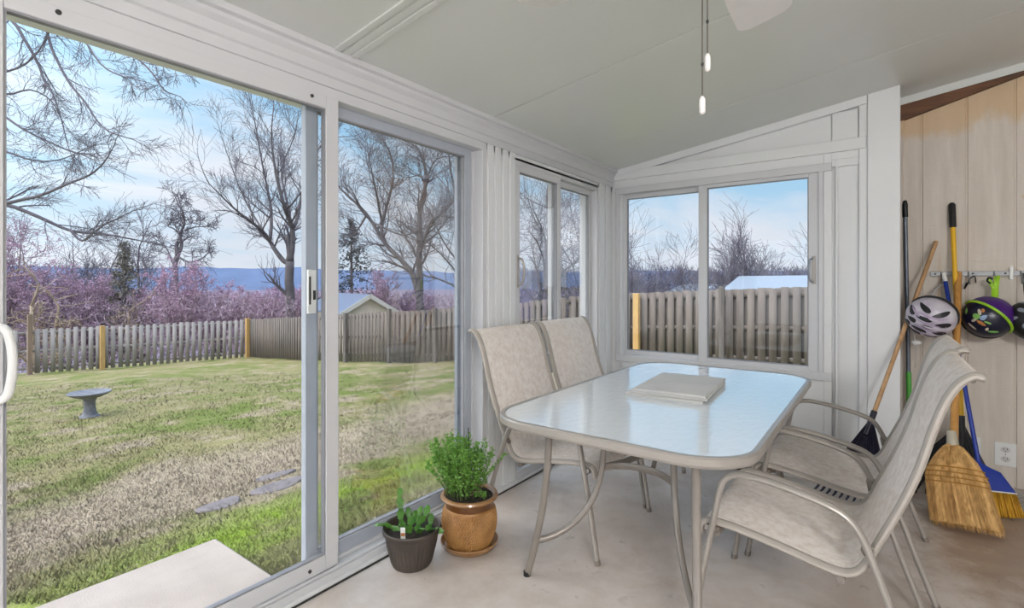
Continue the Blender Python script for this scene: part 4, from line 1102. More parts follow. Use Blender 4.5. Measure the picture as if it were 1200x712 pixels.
# honey coloured woven pot with a bushy herb, on its saucer
hx, hy = -1.655, 1.895
sr = MB(); sr.lathe([(.01, .0), (.118, .0), (.128, .006), (.140, .026), (.143, .034), (.139, .037), (.132, .030), (.122, .014), (.01, .012)], 56)
so = sr.build('plant_saucer', M['honeyrim'], loc=(hx, hy, 0)); tag(so, 'round brown glazed saucer under the honey coloured pot', 'saucer')
p2 = empty('potted_herb', (hx, hy, .0125)); tag(p2, 'honey coloured woven-pattern pot with a bushy green herb', 'potted plant')
nn = 360; rows = []
def potr(z):
    t = max(0, min(1, z / .19)); return .096 + .038 * math.sin(math.pi * (t * .72 + .06)) ** .9
prof = [(.01, 0), (.090, 0)] + [(potr(.19 * i / 84), .005 + .185 * i / 84) for i in range(85)]
def weave(i, j, r, z):
    if i < 3 or z > .183: return 0
    return .0046 * math.cos(2 * math.pi * j / nn * 60) * math.cos(math.pi * z / .0125)
m = MB(); m.lathe(prof + [(.118, .192), (.02, .192)], nn, wob=weave); m.build('pot', M['honey'], p2, sharp=60)
m = MB(); m.lathe([(.116, .186), (.1185, .19), (.117, .215), (.121, .228), (.112, .228), (.108, .2), (.108, .186)], 64); m.build('collar', M['honeyband'], p2)
m = MB(); m.lathe([(.112, .224), (.128, .224), (.140, .231), (.1435, .238), (.140, .246), (.128, .249), (.118, .243), (.112, .23)], 64); m.build('rim', M['honeyrim'], p2)
m = MB(); m.lathe([(.01, .20), (.11, .20), (.116, .236), (.09, .243), (.05, .249), (.005, .25)], 40, wob=lambda i, j, r, z: .004 * math.sin(j * 1.7 + i * 2)); m.build('soil', M['soil'], p2)
st = MB(); Vv, Ff = [], []; rr = random.Random(9)
def leaf(c, d, L_, w):
    s = d.cross(rvec(rr)).normalized(); o = len(Vv)
    nr = d.cross(s) * L_ * .12
    Vv.extend([tuple(c), tuple(c + d * L_ * .45 + s * w + nr), tuple(c + d * L_), tuple(c + d * L_ * .45 - s * w + nr)]); Ff.append((o, o + 1, o + 2, o + 3))
for i in range(150):
    a = rr.uniform(0, 6.28); r0 = .085 * math.sqrt(rr.random()); c0 = V((r0 * math.cos(a), r0 * math.sin(a), .24)) + CS_ * -.03
    hgt = rr.uniform(.13, .285) * (1 - .8 * max(0, r0 - .06)); out_ = V((math.cos(a), math.sin(a), 0)) * rr.uniform(.0, .15) * (r0 / .085) + CS_ * rr.uniform(-.03, .015)
    P = spline([c0, c0 + V((0, 0, hgt * .4)) + out_ * .35, c0 + V((0, 0, hgt * .75)) + out_ * .75, c0 + V((0, 0, hgt)) + out_ * 1.05], 4)
    st.tube(P, [.0016 - .0009 * k / (len(P) - 1) for k in range(len(P))], 4, cap=False)
    for k in range(38):
        t = .12 + .88 * rr.random() ** .75; s = t * (len(P) - 1); q = min(int(s), len(P) - 2); c = P[q].lerp(P[q + 1], s - q)
        d_ = (rvec(rr) * V((1, 1, .5)) + V((0, 0, .55))).normalized()
        leaf(c, d_, rr.uniform(.011, .021), rr.uniform(.004, .0068))
for i in range(12):   # low sprig at the edge
    c = CS_ * (.055 + rr.uniform(-.02, .025)) + FW * (-.045 + rr.uniform(-.015, .015)) + V((0, 0, .245))
    for k in range(8): leaf(c + V((0, 0, rr.uniform(0, .025))), (rvec(rr) * V((1, 1, .5)) + V((0, 0, .5))).normalized(), .014, .005)
st.build('stems', M['stemgreen'], p2, sharp=0)
fo = MB(); fo.v, fo.f = Vv, Ff; fo = fo.build('foliage', M['herb'], p2, sharp=0)
m = MB(); c = CS_ * -.005 + FW * .0 + V((0, 0, .24)); m.tube([c, c + V((0, 0, .33))], .0022, 6); m.build('plant_stake', M['soil'], p2)
m = MB()
for i in range(16):
    c = CS_ * rr.uniform(.02, .085) + FW * rr.uniform(-.06, .03) + V((0, 0, .245)); u = rvec(rr) * .03; u.z = abs(u.z) * .5
    m.tube([c, c + u * .6 + V((0, 0, .006)), c + u], .0016, 4, cap=False)
m.build('dead_twigs', M['tan'], p2)
# ------------------------------------------------------------------ storage corner
def onS(px, py, Y):
    u = (px - CX) / F; t = Y / (u * SN + CS); return V((t * (u * CS - SN), Y, H - (py - CY) / F * t))
def pole(m, p, q, r): m.tube([p, q], r, 12)
# grey pole with black grip in the corner (squeegee mop)
o = empty('floor_squeegee', onS(1066, 505, 4.36) * V((1, 1, 0))); tag(o, 'grey metal pole with black grip in the corner by the white post', 'mop')
ob = V(o.location)
a, b_ = onS(1060.5, 237, 4.44) - ob, V((.02, -.02, .02))
b_ = onS(1067, 515, 4.36) - ob; b_.z = .05
m = MB(); m.tube([a, b_], .0125, 14); pl = m.build('pole', M['handlegrey'], o)
d_ = (b_ - a).normalized(); m = MB(); m.tube([a - d_ * .012, a + d_ * .01, a + d_ * .02, a + d_ * .10, a + d_ * .105], [.010, .0155, .0165, .0165, .014], 14); m.build('grip', M['black'], o)
m = MB(); m.tube([a + d_ * 1.17, a + d_ * 1.50], .0155, 14); m.build('sleeve', M['green'], o)
m = MB(); m.box((b_.x - .17, b_.y - .02, 0), (b_.x + .13, b_.y + .02, .05)); m.build('blade', M['black'], o, bevel=.006)

# leaf rakes
def rake(label, top, apex, foot_l, foot_r, hm, hr, headm, grip=None, nt=12, cat='rake'):
    root = empty('leaf_rake', (apex.x, apex.y, 0)); tag(root, label, cat); ob = V(root.location)
    m = MB(); m.tube([top - ob, apex.lerp(top, .0) - ob], hr, 12); m.build('handle', M[hm], root)
    dn = (apex - top).normalized()
    m = MB(); m.tube([apex - dn * .06 - ob, apex + dn * .10 - ob], [hr * 1.35, hr * 1.2], 12); m.build('socket', M[headm], root)
    m = MB(); n = nt
    A = [apex.lerp(foot_l, .0) + (foot_l - foot_r) * .02, apex - (foot_l - foot_r) * .02]
    # ribbed fan: pleated sheet with thickness, ending in bent tines
    rows = 7; vs = []; nrm = (foot_l - apex).cross(foot_r - apex).normalized()
    for i in range(rows):
        t = i / (rows - 1); tt = t * .80
        for j in range(2 * n + 1):
            s = j / (2 * n); f = foot_l.lerp(foot_r, s); c = apex.lerp(f, tt) + (foot_r - foot_l) * (s - .5) * .05 * (1 - t)
            vs.append(c + nrm * (.010 * (1 if j % 2 else -1) * t + .0) - ob)
    k = 2 * n + 1; N0 = len(vs); vs += [v - nrm * .004 for v in vs]
    fs = [(i * k + j, i * k + j + 1, (i + 1) * k + j + 1, (i + 1) * k + j) for i in range(rows - 1) for j in range(2 * n)]
    fs += [tuple(N0 + x for x in reversed(f)) for f in fs[:]]
    for i in range(rows - 1):
        for j in (0, 2 * n): fs.append((i * k + j, (i + 1) * k + j, N0 + (i + 1) * k + j, N0 + i * k + j))
    for j in range(2 * n): fs.append(((rows - 1) * k + j, (rows - 1) * k + j + 1, N0 + (rows - 1) * k + j + 1, N0 + (rows - 1) * k + j))
    m.add(vs, fs); m.build('fan_head', M[headm], root, sharp=20)
    m = MB()
    for j in range(n):
        s = (j + .5) / n; f = foot_l.lerp(foot_r, s); c = apex.lerp(f, .79) - ob; e = f - ob
        m.tube([c, c.lerp(e, .8), e + nrm * .02], [.008, .007, .005], 5)
    m.build('tines', M[headm], root)
    if grip:
        m = MB(); m.tube([top + (top - apex).normalized() * .014 - ob, top - ob, top - (top - apex).normalized() * .15 - ob, top - (top - apex).normalized() * .155 - ob], [.011, hr * 1.45, hr * 1.4, hr * 1.1], 14); m.build('grip', M['black'], root)
    return root
rake('black fan rake with bare wooden handle leaning across the white post', onS(1097, 283, 4.42), onS(1021, 492, 3.80), V((-.36, 3.66, .004)), V((.06, 3.56, .004)), 'stick', .0125, 'blacknavy')
rake('black fan rake with yellow handle and black grip, behind the brooms', onS(1115.5, 240, 4.45), onS(1127, 498, 4.22), V((-.02, 3.92, .004)), V((.60, 4.18, .004)), 'yellow', .0135, 'black', grip=True)

# straw broom
top, neck = onS(1123, 319, 4.41), onS(1116.5, 520, 3.72)
foot = onS(1127, 622, 3.52); foot.z = 0.0
bo = empty('straw_broom', (neck.x, neck.y, 0)); tag(bo, 'natural straw broom with amber wooden handle, standing on its bristles', 'broom'); ob = V(bo.location)
m = MB(); m.tube([top - ob, top.lerp(neck, .01) - ob, neck.lerp(foot, .1) - ob], [.016, .019, .019], 14); m.build('handle', M['amber'], bo)
m = MB(); ax = (foot - neck).normalized()
P = [neck - ax * .07, neck - ax * .03, neck, neck + ax * .05]
m.tube([p - ob for p in P], [.022, .025, .027, .026], 16); m.build('wire_collar', M['wirewrap'], bo)
side = V((1, 0, .0)); side = (side - ax * side.dot(ax)).normalized(); nrm = ax.cross(side); Lh = (foot - neck).length
def bw(t):   # half width along the head
    return (.026 + .102 * min(1, (t / .34)) ** .75) + .018 * max(0, (t - .3)) / .7
def btk(t): return .024 + .028 * min(1, t / .3) - .012 * max(0, t - .5)
m = MB(); vs = []; n = 40; rows = 18
for i in range(rows):
    t = i / (rows - 1) * .93
    for j in range(n):
        a = 2 * math.pi * j / n; w = bw(t); q = 1 + .05 * math.sin(j * 5.1) * (t > .05)
        sk = .05 * max(0, t - .4) ** 1.3
        vs.append(neck + ax * Lh * t + side * (w * math.cos(a) * q * .96 + sk) + nrm * btk(t) * math.sin(a) * q - ob)
m.add(vs, [(i * n + j, i * n + (j + 1) % n, (i + 1) * n + (j + 1) % n, (i + 1) * n + j) for i in range(rows - 1) for j in range(n)] + [tuple(range(n))[::-1], tuple((rows - 1) * n + j for j in range(n))])
m.build('straw_head', M['straw'], bo, sharp=0)
m = MB(); rr = random.Random(4)
for i in range(620):
    s = rr.uniform(-1, 1); q = rr.choice((-1, 1)) * math.sqrt(max(0, 1 - s * s)) * rr.uniform(.75, 1.06); pts = []
    jx = rr.uniform(-.012, .012); e = rr.uniform(.90, 1.0)
    for t in (.03, .2, .4, .65, .85, e):
        sk = .05 * max(0, t - .4) ** 1.3
        p = neck + ax * Lh * t + side * (bw(t) * s + sk + jx * t) + nrm * (btk(t) * q * 1.03) - ob
        pts.append(V((p.x, p.y, max(p.z, .003))))
    m.tube(pts, [.0013] * 5 + [.0008], 3, cap=False)
m.build('straws', M['straw'], bo, sharp=0)
for t in (.30, .36, .42, .48):
    m = MB(); pts = []
    for j in range(41):
        a = 2 * math.pi * j / 40; sk = .05 * max(0, t - .4) ** 1.3
        pts.append(neck + ax * Lh * t + side * (bw(t) * 1.0 * math.cos(a) + sk) + nrm * btk(t) * 1.08 * math.sin(a) - ob)
    m.tube(pts, .0034, 6, cap=False); m.build('stitching', M['stitch'], bo)

# blue broom with yellow bristles
top, neck, foot = onS(1106, 320, 4.43), onS(1147, 543, 4.02), onS(1160, 604, 3.87)
foot.z = .002
bl = empty('push_broom', (foot.x, foot.y, 0)); bl.name = 'angle_broom'; tag(bl, 'blue plastic broom with yellow bristles leaning on the siding', 'broom'); ob = V(bl.location)
ax = (neck - top).normalized()
m = MB(); m.tube([top + ax * .05 - ob, neck - ob], .0115, 12); m.build('handle', M['blue'], bl)
m = MB(); m.tube([top - ob, top + ax * .06 - ob], [.011, .0135], 12); m.build('hang_cap', M['plasticwhite'], bl)
ax = (foot - neck).normalized(); side = V((1, .05, .0)); side = (side - ax * side.dot(ax)).normalized(); nrm = ax.cross(side); Lh = (foot - neck).length
m = MB(); prof = [(-.03, -.012, .012), (.0, -.016, .016), (.03, -.035, .045), (.06, -.05, .085), (.12, -.058, .105), (.19, -.062, .128), (.20, -.062, .130)]
ky = .195 / .20 * (Lh * .56) / .195
vs = []
for t, l, r_ in prof:
    c = neck + ax * t * ky; th = .014 + .012 * min(1, max(0, t) / .06)
    vs += [c + side * l - nrm * th - ob, c + side * r_ - nrm * th - ob, c + side * r_ + nrm * th - ob, c + side * l + nrm * th - ob]
k = len(prof); m.add(vs, [(i * 4 + j, i * 4 + (j + 1) % 4, (i + 1) * 4 + (j + 1) % 4, (i + 1) * 4 + j) for i in range(k - 1) for j in range(4)] + [(3, 2, 1, 0), tuple((k - 1) * 4 + j for j in range(4))])
m.build('head_block', M['blue'], bl, bevel=.006)
e = neck + ax * .20 * ky
m = MB(); m.bar(e + side * -.063 - ob, e + side * .132 - ob, .056, .006, up=ax); m.build('white_strip', M['plasticwhite'], bl)
m = MB(); rr = random.Random(6)
for i in range(30):
    for j in range(9):
        s = (i + rr.random() * .6) / 30; q = -1 + 2 * j / 8; x = -.061 + .19 * s
        out_ = (x - .03) * .16; bot = e + side * (x + out_) + nrm * q * .034; bot.z = max(.002, bot.z * 0 + .012 * abs(s - .45) ** 1.5 * 4 + .002)
        bot = V((bot.x + ax.x * Lh * .36, bot.y + ax.y * Lh * .36, bot.z))
        m.tube([e + side * x + nrm * q * .024 - ob, bot - ob], [.0032, .0042], 4)
m.build('bristles', M['bristle'], bl, sharp=0)

# wire rake tines at the right edge
wr = empty('wire_rake', (.90, 4.15, 0)); tag(wr, 'grey wire rake at the right edge, thin tines spread on the floor', 'rake')
m = MB()
for i in range(11):
    s = i / 10; a = V((.36, .18, .17)); b2 = V((-.30 + s * .10, .10 - .38 * s, .014)); m.tube([a, a.lerp(b2, .85), b2, b2 + V((-.02, -.004, -.012))], .0035, 6)
m.build('tines', M['steel'], wr)
m = MB(); m.bar((-.10, .135, .075), (.0, -.06, .075), .012, .02); m.build('cross_bar', M['steel'], wr)
m = MB(); m.tube([(.36, .18, .17), (.95, .27, 1.3)], .0125, 10); m.build('handle', M['stick'], wr)

# hook rail with hooks
hy_ = YS - .012; hz = 1.365
p0, p1_ = onS(1090, 321, hy_), V((1.25, hy_, hz))
hr_ = empty('hook_rail', (p0.x, hy_, hz)); tag(hr_, 'galvanised steel tool rail with hooks screwed to the siding', 'tool rail'); ob = V(hr_.location)
m = MB(); m.box((0, -.004, -.0155), (p1_.x - p0.x, .010, .0155)); m.build('bar', M['steel'], hr_, bevel=.002)
for px in (1096, 1140, 1178):
    c = onS(px, 321, hy_) - ob; m = MB(); m.tube([V((c.x, -.004, 0)), V((c.x, -.008, 0))], .006, 10); m.build('screw', M['slot'], hr_)
def hook(px, mat='steel'):
    c = onS(px, 321, hy_) - ob; x = c.x; m = MB()
    m.tube(spline([(x, -.006, .012), (x, -.018, -.012), (x, -.030, -.05), (x, -.048, -.068), (x, -.066, -.055), (x, -.068, -.035)], 5), .0036, 8); m.build('hook', M[mat], hr_)
for px in (1103, 1135, 1165, 1196): hook(px)
m = MB(); c = onS(1185, 321, hy_) - ob; m.box((c.x - .009, -.012, -.04), (c.x + .009, -.004, .045)); m.build('clip', M['plasticwhite'], hr_, bevel=.003)
m = MB(); c = onS(1137, 322, hy_) - ob
m.tube(spline([(c.x - .02, -.02, -.06), (c.x - .03, -.025, -.10), (c.x, -.03, -.03), (c.x + .02, -.02, -.02), (c.x + .025, -.02, -.06)], 6), .004, 6); m.build('cord_loop', M['black'], hr_)

# helmets hanging on the rail, crowns facing the room
def helmet(name, label, c, r, rot, mshell):
    root = empty(name, c); tag(root, label, 'helmet', 'bike helmets on the tool rail')
    rm = rot.to_matrix().to_4x4() if hasattr(rot, 'to_matrix') else rot
    return root
from mathutils import Euler
def shell_pt(r, rot, la, lo, k=1.0):
    p = V((math.cos(la) * math.cos(lo) * r[0], math.cos(la) * math.sin(lo) * r[1], math.sin(la) * r[2])) * k
    return rot @ p
def patch(mb, r, rot, la, lo, dl, dw, k=1.012, tw=0., n=14, power=1.):
    """lens shaped raised patch on the shell around latitude la / longitude lo"""
    ring = []; c0 = shell_pt(r, rot, la, lo, k + .004)
    for i in range(n):
        a = 2 * math.pi * i / n; x, y = dl * math.cos(a), dw * math.sin(a) * (1 - .25 * math.cos(a))
        X_, Y_ = x * math.cos(tw) - y * math.sin(tw), x * math.sin(tw) + y * math.cos(tw)
        ring.append((X_, Y_))
    vs = [c0]; 
    for f in (.55, 1.0):
        for X_, Y_ in ring: vs.append(shell_pt(r, rot, la + X_ * f, lo + Y_ * f / max(.25, math.cos(la)), k + .002 * (f < 1)))
    for X_, Y_ in ring: vs.append(shell_pt(r, rot, la + X_, lo + Y_ / max(.25, math.cos(la)), k - .03))
    fs = [(0, 1 + i, 1 + (i + 1) % n) for i in range(n)]
    for q in (0, 1): fs += [(1 + q * n + i, 1 + (q + 1) * n + i, 1 + (q + 1) * n + (i + 1) % n, 1 + q * n + (i + 1) % n) for i in range(n)]
    mb.add(vs, fs)
def crown_basis(up_, front):
    z_ = V(up_).normalized(); x_ = V(front); x_ = (x_ - z_ * x_.dot(z_)).normalized(); y_ = z_.cross(x_)
    return Matrix((x_, y_, z_)).transposed()
def shell_mesh(r, rot, zmin, ridge=0.):
    m = MB(); nu, nv = 72, 26; vs = []; a0 = math.asin(zmin)
    for i in range(nv + 1):
        a = a0 + (math.pi / 2 - a0) * i / nv
        for j in range(nu):
            b = 2 * math.pi * j / nu; p = V((math.cos(a) * math.cos(b), math.cos(a) * math.sin(b), math.sin(a)))
            k = 1 + ridge * (math.cos(p.y * 15) * .5 + .5) * (p.z + .1) * (1 - .3 * p.x)
            vs.append(rot @ V((p.x * r[0] * k, p.y * r[1] * k, p.z * r[2] * k)))
    m.add(vs, [(i * nu + j, i * nu + (j + 1) % nu, (i + 1) * nu + (j + 1) % nu, (i + 1) * nu + j) for i in range(nv) for j in range(nu)] + [tuple(range(nu - 1, -1, -1))])
    return m
# helmet 1 lilac-white; its axis points at the room (-y), nose to lower left
c1 = onS(1091, 371, 4.08)
h1 = empty('bike_helmet', c1); tag(h1, 'white and lilac vented bike helmet beside the amber broom handle', 'helmet', 'bike helmets on the tool rail')
rot1 = crown_basis((-.34, -.80, -.42), (-.75, 0, .25))
r1 = (.128, .122, .116)
m = shell_mesh(r1, rot1, -.42, .05); m.build('shell', M['helmwhite'], h1, sharp=0)
def patch_xy(mb, r, rot, cx, cy, lx, ly, k=1.01, tw=0., n=16):
    def sp_pt(x, y, kk):
        q = x * x + y * y; zz = math.sqrt(max(.0, 1 - q)) if q < .98 else .1
        return rot @ (V((x * r[0], y * r[1], zz * r[2])) * kk)
    ring = []
    for i in range(n):
        a = 2 * math.pi * i / n; x, y = lx * math.cos(a), ly * math.sin(a) * (1 - .35 * math.cos(a)); ring.append((cx + x * math.cos(tw) - y * math.sin(tw), cy + x * math.sin(tw) + y * math.cos(tw)))
    vs = [sp_pt(cx, cy, k + .003)] + [sp_pt(cx + (x - cx) * .55, cy + (y - cy) * .55, k + .002) for x, y in ring] + [sp_pt(x, y, k) for x, y in ring] + [sp_pt(x, y, k - .04) for x, y in ring]
    fs = [(0, 1 + i, 1 + (i + 1) % n) for i in range(n)]
    for q in (0, 1): fs += [(1 + q * n + i, 1 + (q + 1) * n + i, 1 + (q + 1) * n + (i + 1) % n, 1 + q * n + (i + 1) % n) for i in range(n)]
    mb.add(vs, fs)
for (cx, cy, lx, ly, tw) in [(-.60, -.24, .22, .10, .15), (-.60, .24, .22, .10, -.15), (-.10, .0, .30, .075, 0), (.12, -.34, .30, .085, .05), (.12, .34, .30, .085, -.05), (.52, -.02, .18, .10, 0),
                             (-.34, -.66, .24, .085, .45), (-.34, .66, .24, .085, -.45), (.28, -.72, .26, .08, -.15), (.28, .72, .26, .08, .15), (.68, -.38, .16, .12, -.4), (.68, .38, .16, .12, .4)]:
    m = MB(); patch_xy(m, r1, rot1, cx, cy, lx * 1.08, ly * 1.15, 1.048, tw); m.build('vent', M['black'], h1)
for (cx, cy, lx, ly, tw) in [(-.2, -.16, .55, .035, .03), (-.2, .16, .55, .035, -.03), (-.05, -.50, .50, .045, .02), (-.05, .50, .50, .045, -.02), (.52, -.42, .25, .05, -.3)]:
    m = MB(); patch_xy(m, r1, rot1, cx, cy, lx, ly, 1.052, tw); m.build('rib_stripe', M['lilac'], h1)
m = MB()
pts = [rot1 @ V((r1[0] * .93 * math.cos(a), r1[1] * .93 * math.sin(a), -.046)) for a in [2 * math.pi * i / 40 for i in range(41)]]
m.tube(pts, .011, 8, cap=False); m.build('edge_band', M['black'], h1)
hk = onS(1103, 333, 4.41) - c1
m = MB(); m.tube(spline([onS(1088, 352, 4.36) - c1, onS(1095, 340, 4.39) - c1, hk], 5), 1, 6, flat=(.009, .002)); m.tube(spline([onS(1104, 356, 4.36) - c1, onS(1104, 343, 4.39) - c1, hk], 5), 1, 6, flat=(.009, .002))
m.tube(spline([hk, onS(1109, 334, 4.40) - c1, onS(1112, 340, 4.39) - c1], 5), 1, 6, flat=(.009, .003))
m.tube(spline([onS(1070, 385, 4.12) - c1, onS(1073, 402, 4.14) - c1, onS(1073, 412, 4.15) - c1, onS(1072, 430, 4.18) - c1], 5), 1, 6, flat=(.009, .003)); m.build('strap', M['strapwhite'], h1)
m = MB(); q = onS(1074, 401, 4.14) - c1; m.ell(q, (.028, .014, .016), 12, 8); m.build('buckle', M['strapwhite'], h1)

# helmet 2 navy / purple with a lime stripe
c1 = onS(1158, 371, 4.30)
h2 = empty('bike_helmet', c1); tag(h2, 'navy and purple bike helmet with a lime green stripe', 'helmet', 'bike helmets on the tool rail')
r2 = (.128, .128, .122); rot2 = crown_basis((.16, -.86, .36), (.72, 0, -.70))
m = shell_mesh(r2, rot2, -.42, 0); m.build('shell', M['navy'], h2, sharp=0)
# purple half: spherical zone beyond the stripe
def zone(mb, r, rot, y0, k):
    vs = []; nu, nv = 20, 12
    for i in range(nv + 1):
        yy = y0 + (.985 - y0) * i / nv; q = math.sqrt(1 - yy * yy)
        for j in range(nu + 1):
            a = -.1 + (math.pi + .2) * j / nu
            vs.append(rot @ V((q * math.cos(a) * r[0], yy * r[1], q * math.sin(a) * r[2])) * k)
    mb.add(vs, [(i * (nu + 1) + j, i * (nu + 1) + j + 1, (i + 1) * (nu + 1) + j + 1, (i + 1) * (nu + 1) + j) for i in range(nv) for j in range(nu)])
m = MB(); zone(m, r2, rot2, .03, 1.008); m.build('purple_panel', M['purple'], h2, sharp=0)
yy = .0; q = math.sqrt(1 - yy * yy)
m = MB(); m.tube([rot2 @ V((q * math.cos(a) * r2[0], yy * r2[1], q * math.sin(a) * r2[2])) * 1.012 for a in [-.1 + (math.pi + .2) * i / 30 for i in range(31)]], .0085, 8); m.build('lime_stripe', M['lime'], h2)
for (la, lo, dl, dw, mt) in [(1.0, 4.55, .17, .10, 'patchblue'), (.80, 4.25, .15, .15, 'patchgreen'), (.98, 4.0, .07, .16, 'patchcream'), (.72, 4.75, .08, .20, 'patchorange'), (1.12, 3.9, .07, .10, 'patchorange'), (.62, 4.4, .14, .06, 'patchcream'),
                             (.40, 3.75, .06, .16, 'patchgreen'), (.45, 5.45, .07, .20, 'patchgreen'), (.55, 5.15, .10, .06, 'patchcream'), (.88, 5.0, .05, .14, 'patchgreen'), (.28, 4.6, .06, .22, 'patchcream')]:
    m = MB(); patch(m, r2, rot2, la, lo, dl, dw, 1.006, n=9); m.build('colour_patch', M[mt], h2)
m = MB(); m.tube([rot2 @ V((r2[0] * .92 * math.cos(a), r2[1] * .92 * math.sin(a), -.048)) for a in [2 * math.pi * i / 40 for i in range(41)]], .010, 8, cap=False); m.build('edge_band', M['black'], h2)
hk = onS(1166, 324, 4.41) - c1
m = MB(); m.tube(spline([onS(1166, 350, 4.33) - c1, onS(1166, 338, 4.37) - c1, onS(1167, 331, 4.39) - c1], 5), 1, 8, flat=(.017, .006), up=(0, 1, 0))
m.tube(spline([onS(1165, 338, 4.37) - c1, onS(1161, 332, 4.37) - c1, onS(1158, 327, 4.37) - c1], 5), 1, 8, flat=(.011, .005), up=(0, 1, 0))
m.tube(spline([onS(1167, 337, 4.37) - c1, onS(1169, 330, 4.38) - c1, onS(1170, 323, 4.40) - c1], 5), 1, 8, flat=(.009, .005), up=(0, 1, 0))
m.tube(spline([onS(1166, 335, 4.37) - c1, onS(1166, 328, 4.38) - c1, hk], 5), 1, 8, flat=(.006, .004), up=(0, 1, 0)); m.build('strap_tab', M['lime'], h2)
m = MB(); m.tube(spline([onS(1161, 332, 4.365) - c1, onS(1157, 329, 4.365) - c1, onS(1159, 325, 4.365) - c1, onS(1163, 327, 4.37) - c1], 5), .006, 6); m.build('buckle', M['black'], h2)
# helmet 3 black, cut by the frame
c1 = onS(1211, 376, 4.30)
h3 = empty('bike_helmet', c1); tag(h3, 'black bike helmet at the right edge, cut off by the frame', 'helmet', 'bike helmets on the tool rail')
m = MB(); m.ell((0, 0, 0), (.128, .117, .115), 40, 16, rot2, zmin=-.42); m.build('shell', M['black'], h3, sharp=0)
for (la, lo, dl, dw, tw) in [(.9, 3.5, .25, .1, .2), (.5, 2.8, .2, .1, 0), (.8, 4.6, .25, .1, -.2), (.5, 4.0, .2, .09, 0), (.9, 1.2, .25, .1, 0)]:
    m = MB(); patch(m, (.128, .117, .115), rot2, la, lo, dl, dw, 1.006, tw); m.build('vent', M['alu'], h3)
m = MB(); m.tube(spline([onS(1199, 320, 4.42) - c1, onS(1200, 340, 4.40) - c1, onS(1203, 358, 4.33) - c1], 5), 1, 6, flat=(.010, .003)); m.build('strap', M['black'], h3)

# wall outlets
def outlet(px, py, lab):
    c = onS(px, py, YS); o = empty('wall_outlet', c); tag(o, lab, 'outlet', 'electrical outlets on the siding')
    m = MB(); m.box((-.052, -.006, -.075), (.052, .001, .075)); m.build('cover_plate', M['plasticwhite'], o, bevel=.003)
    for z in (.03, -.03):
        m = MB(); m.tube([(0, -.0055, z), (0, -.0085, z)], 1, 20, flat=(.023, .018), up=(0, 0, 1)); s = m.build('socket', M['strapwhite'], o)
        m = MB()
        for x in (-.008, .008): m.box((x - .0015, -.0095, z - .001), (x + .0015, -.0082, z + .011))
        m.tube([(0, -.0082, z - .010), (0, -.0095, z - .010)], .003, 8); m.build('slots', M['slot'], s)
    m = MB(); m.tube([(0, -.006, 0), (0, -.0078, 0)], .004, 10); m.build('screw', M['steel'], o)
outlet(1178, 532, 'white double outlet low on the siding, right of the blue broom')
outlet(1137, 524, 'white double outlet mostly hidden behind the yellow-handled rake')

# low things on the floor under the end window
bt = empty('boot_tray', (-1.17, 3.92, 0)); tag(bt, 'low black tray on the floor under the end window', 'tray')
m = MB(); m.prism(rrect(.40, .15, .03), 0, .008); m.build('base', M['rubber'], bt)
prof = [(0, .0), (0.012, .05), (.006, .053), (-.006, .05), (-.012, .006)]; rim = MB(); vs = []
for dx, dz in prof: vs += [(x, y, dz) for x, y in rrect(.40 + dx, .15 + dx, .03 + dx)]
n = len(rrect(.4, .15, .03)); k = len(prof)
rim.add(vs, [(a * n + i, a * n + (i + 1) % n, (a + 1) * n + (i + 1) % n, (a + 1) * n + i) for a in range(k - 1) for i in range(n)]); rim.build('raised_edge', M['rubber'], bt)
bx_ = empty('flat_box', (-.555, 3.94, 0), R(8)); tag(bx_, 'flat white box with tan lid on the floor beyond the armchair', 'box')
m = MB(); m.box((-.15, -.11, 0), (.15, .11, .055)); m.build('body', M['plasticwhite'], bx_, bevel=.003)
m = MB(); m.box((-.152, -.112, .055), (.152, .112, .075)); m.build('lid', M['card'], bx_, bevel=.003)

# ------------------------------------------------------------------ ceiling fan with light
fx, fy = -.365, 1.43; fz = ceil_z(fx)
fn = empty('ceiling_fan', (fx, fy, 0)); tag(fn, 'white ceiling fan with pull chains, blades cut off by the top edge', 'ceiling fan')
m = MB(); m.lathe([(.02, fz + .005), (.07, fz + .005), (.068, fz - .03), (.03, fz - .06), (.014, fz - .065), (.014, 2.37), (.02, 2.36)], 28); m.build('downrod', M['fan'], fn)
m = MB(); m.lathe([(.02, 2.375), (.08, 2.37), (.115, 2.345), (.12, 2.30), (.11, 2.262), (.075, 2.245), (.06, 2.215), (.01, 2.21)], 36); m.build('motor', M['fan'], fn)
for k in range(4):
    a = R(88 + 90 * k); d_ = V((math.cos(a), math.sin(a), 0)); s_ = V((-math.sin(a), math.cos(a), 0))
    def bpnt(r_, w_): return d_ * r_ + s_ * w_ + V((0, 0, 2.272 - w_ * .22))
    out = [(.20, -.06), (.42, -.082), (.58, -.092), (.605, -.086), (.625, -.06), (.632, .0), (.63, .06), (.612, .086), (.59, .092), (.42, .082), (.20, .06)]
    n = len(out); m = MB(); vs = [bpnt(*q) for q in out]; vs += [v + V((0, 0, .008)) for v in vs]
    m.add(vs, [tuple(range(n))[::-1], tuple(range(n, 2 * n))] + [(i, (i + 1) % n, n + (i + 1) % n, n + i) for i in range(n)]); bd_ = m.build('blade', M['fan'], fn)
    m = MB(); m.bar(d_ * .10 + V((0, 0, 2.268)), d_ * .27 + V((0, 0, 2.268)), .05, .008); m.build('blade_arm', M['steel'], bd_)
m = MB(); m.ell((0, 0, 2.17), (.095, .095, .075), 28, 14); gl = m.build('light_globe', M['globe'], fn)
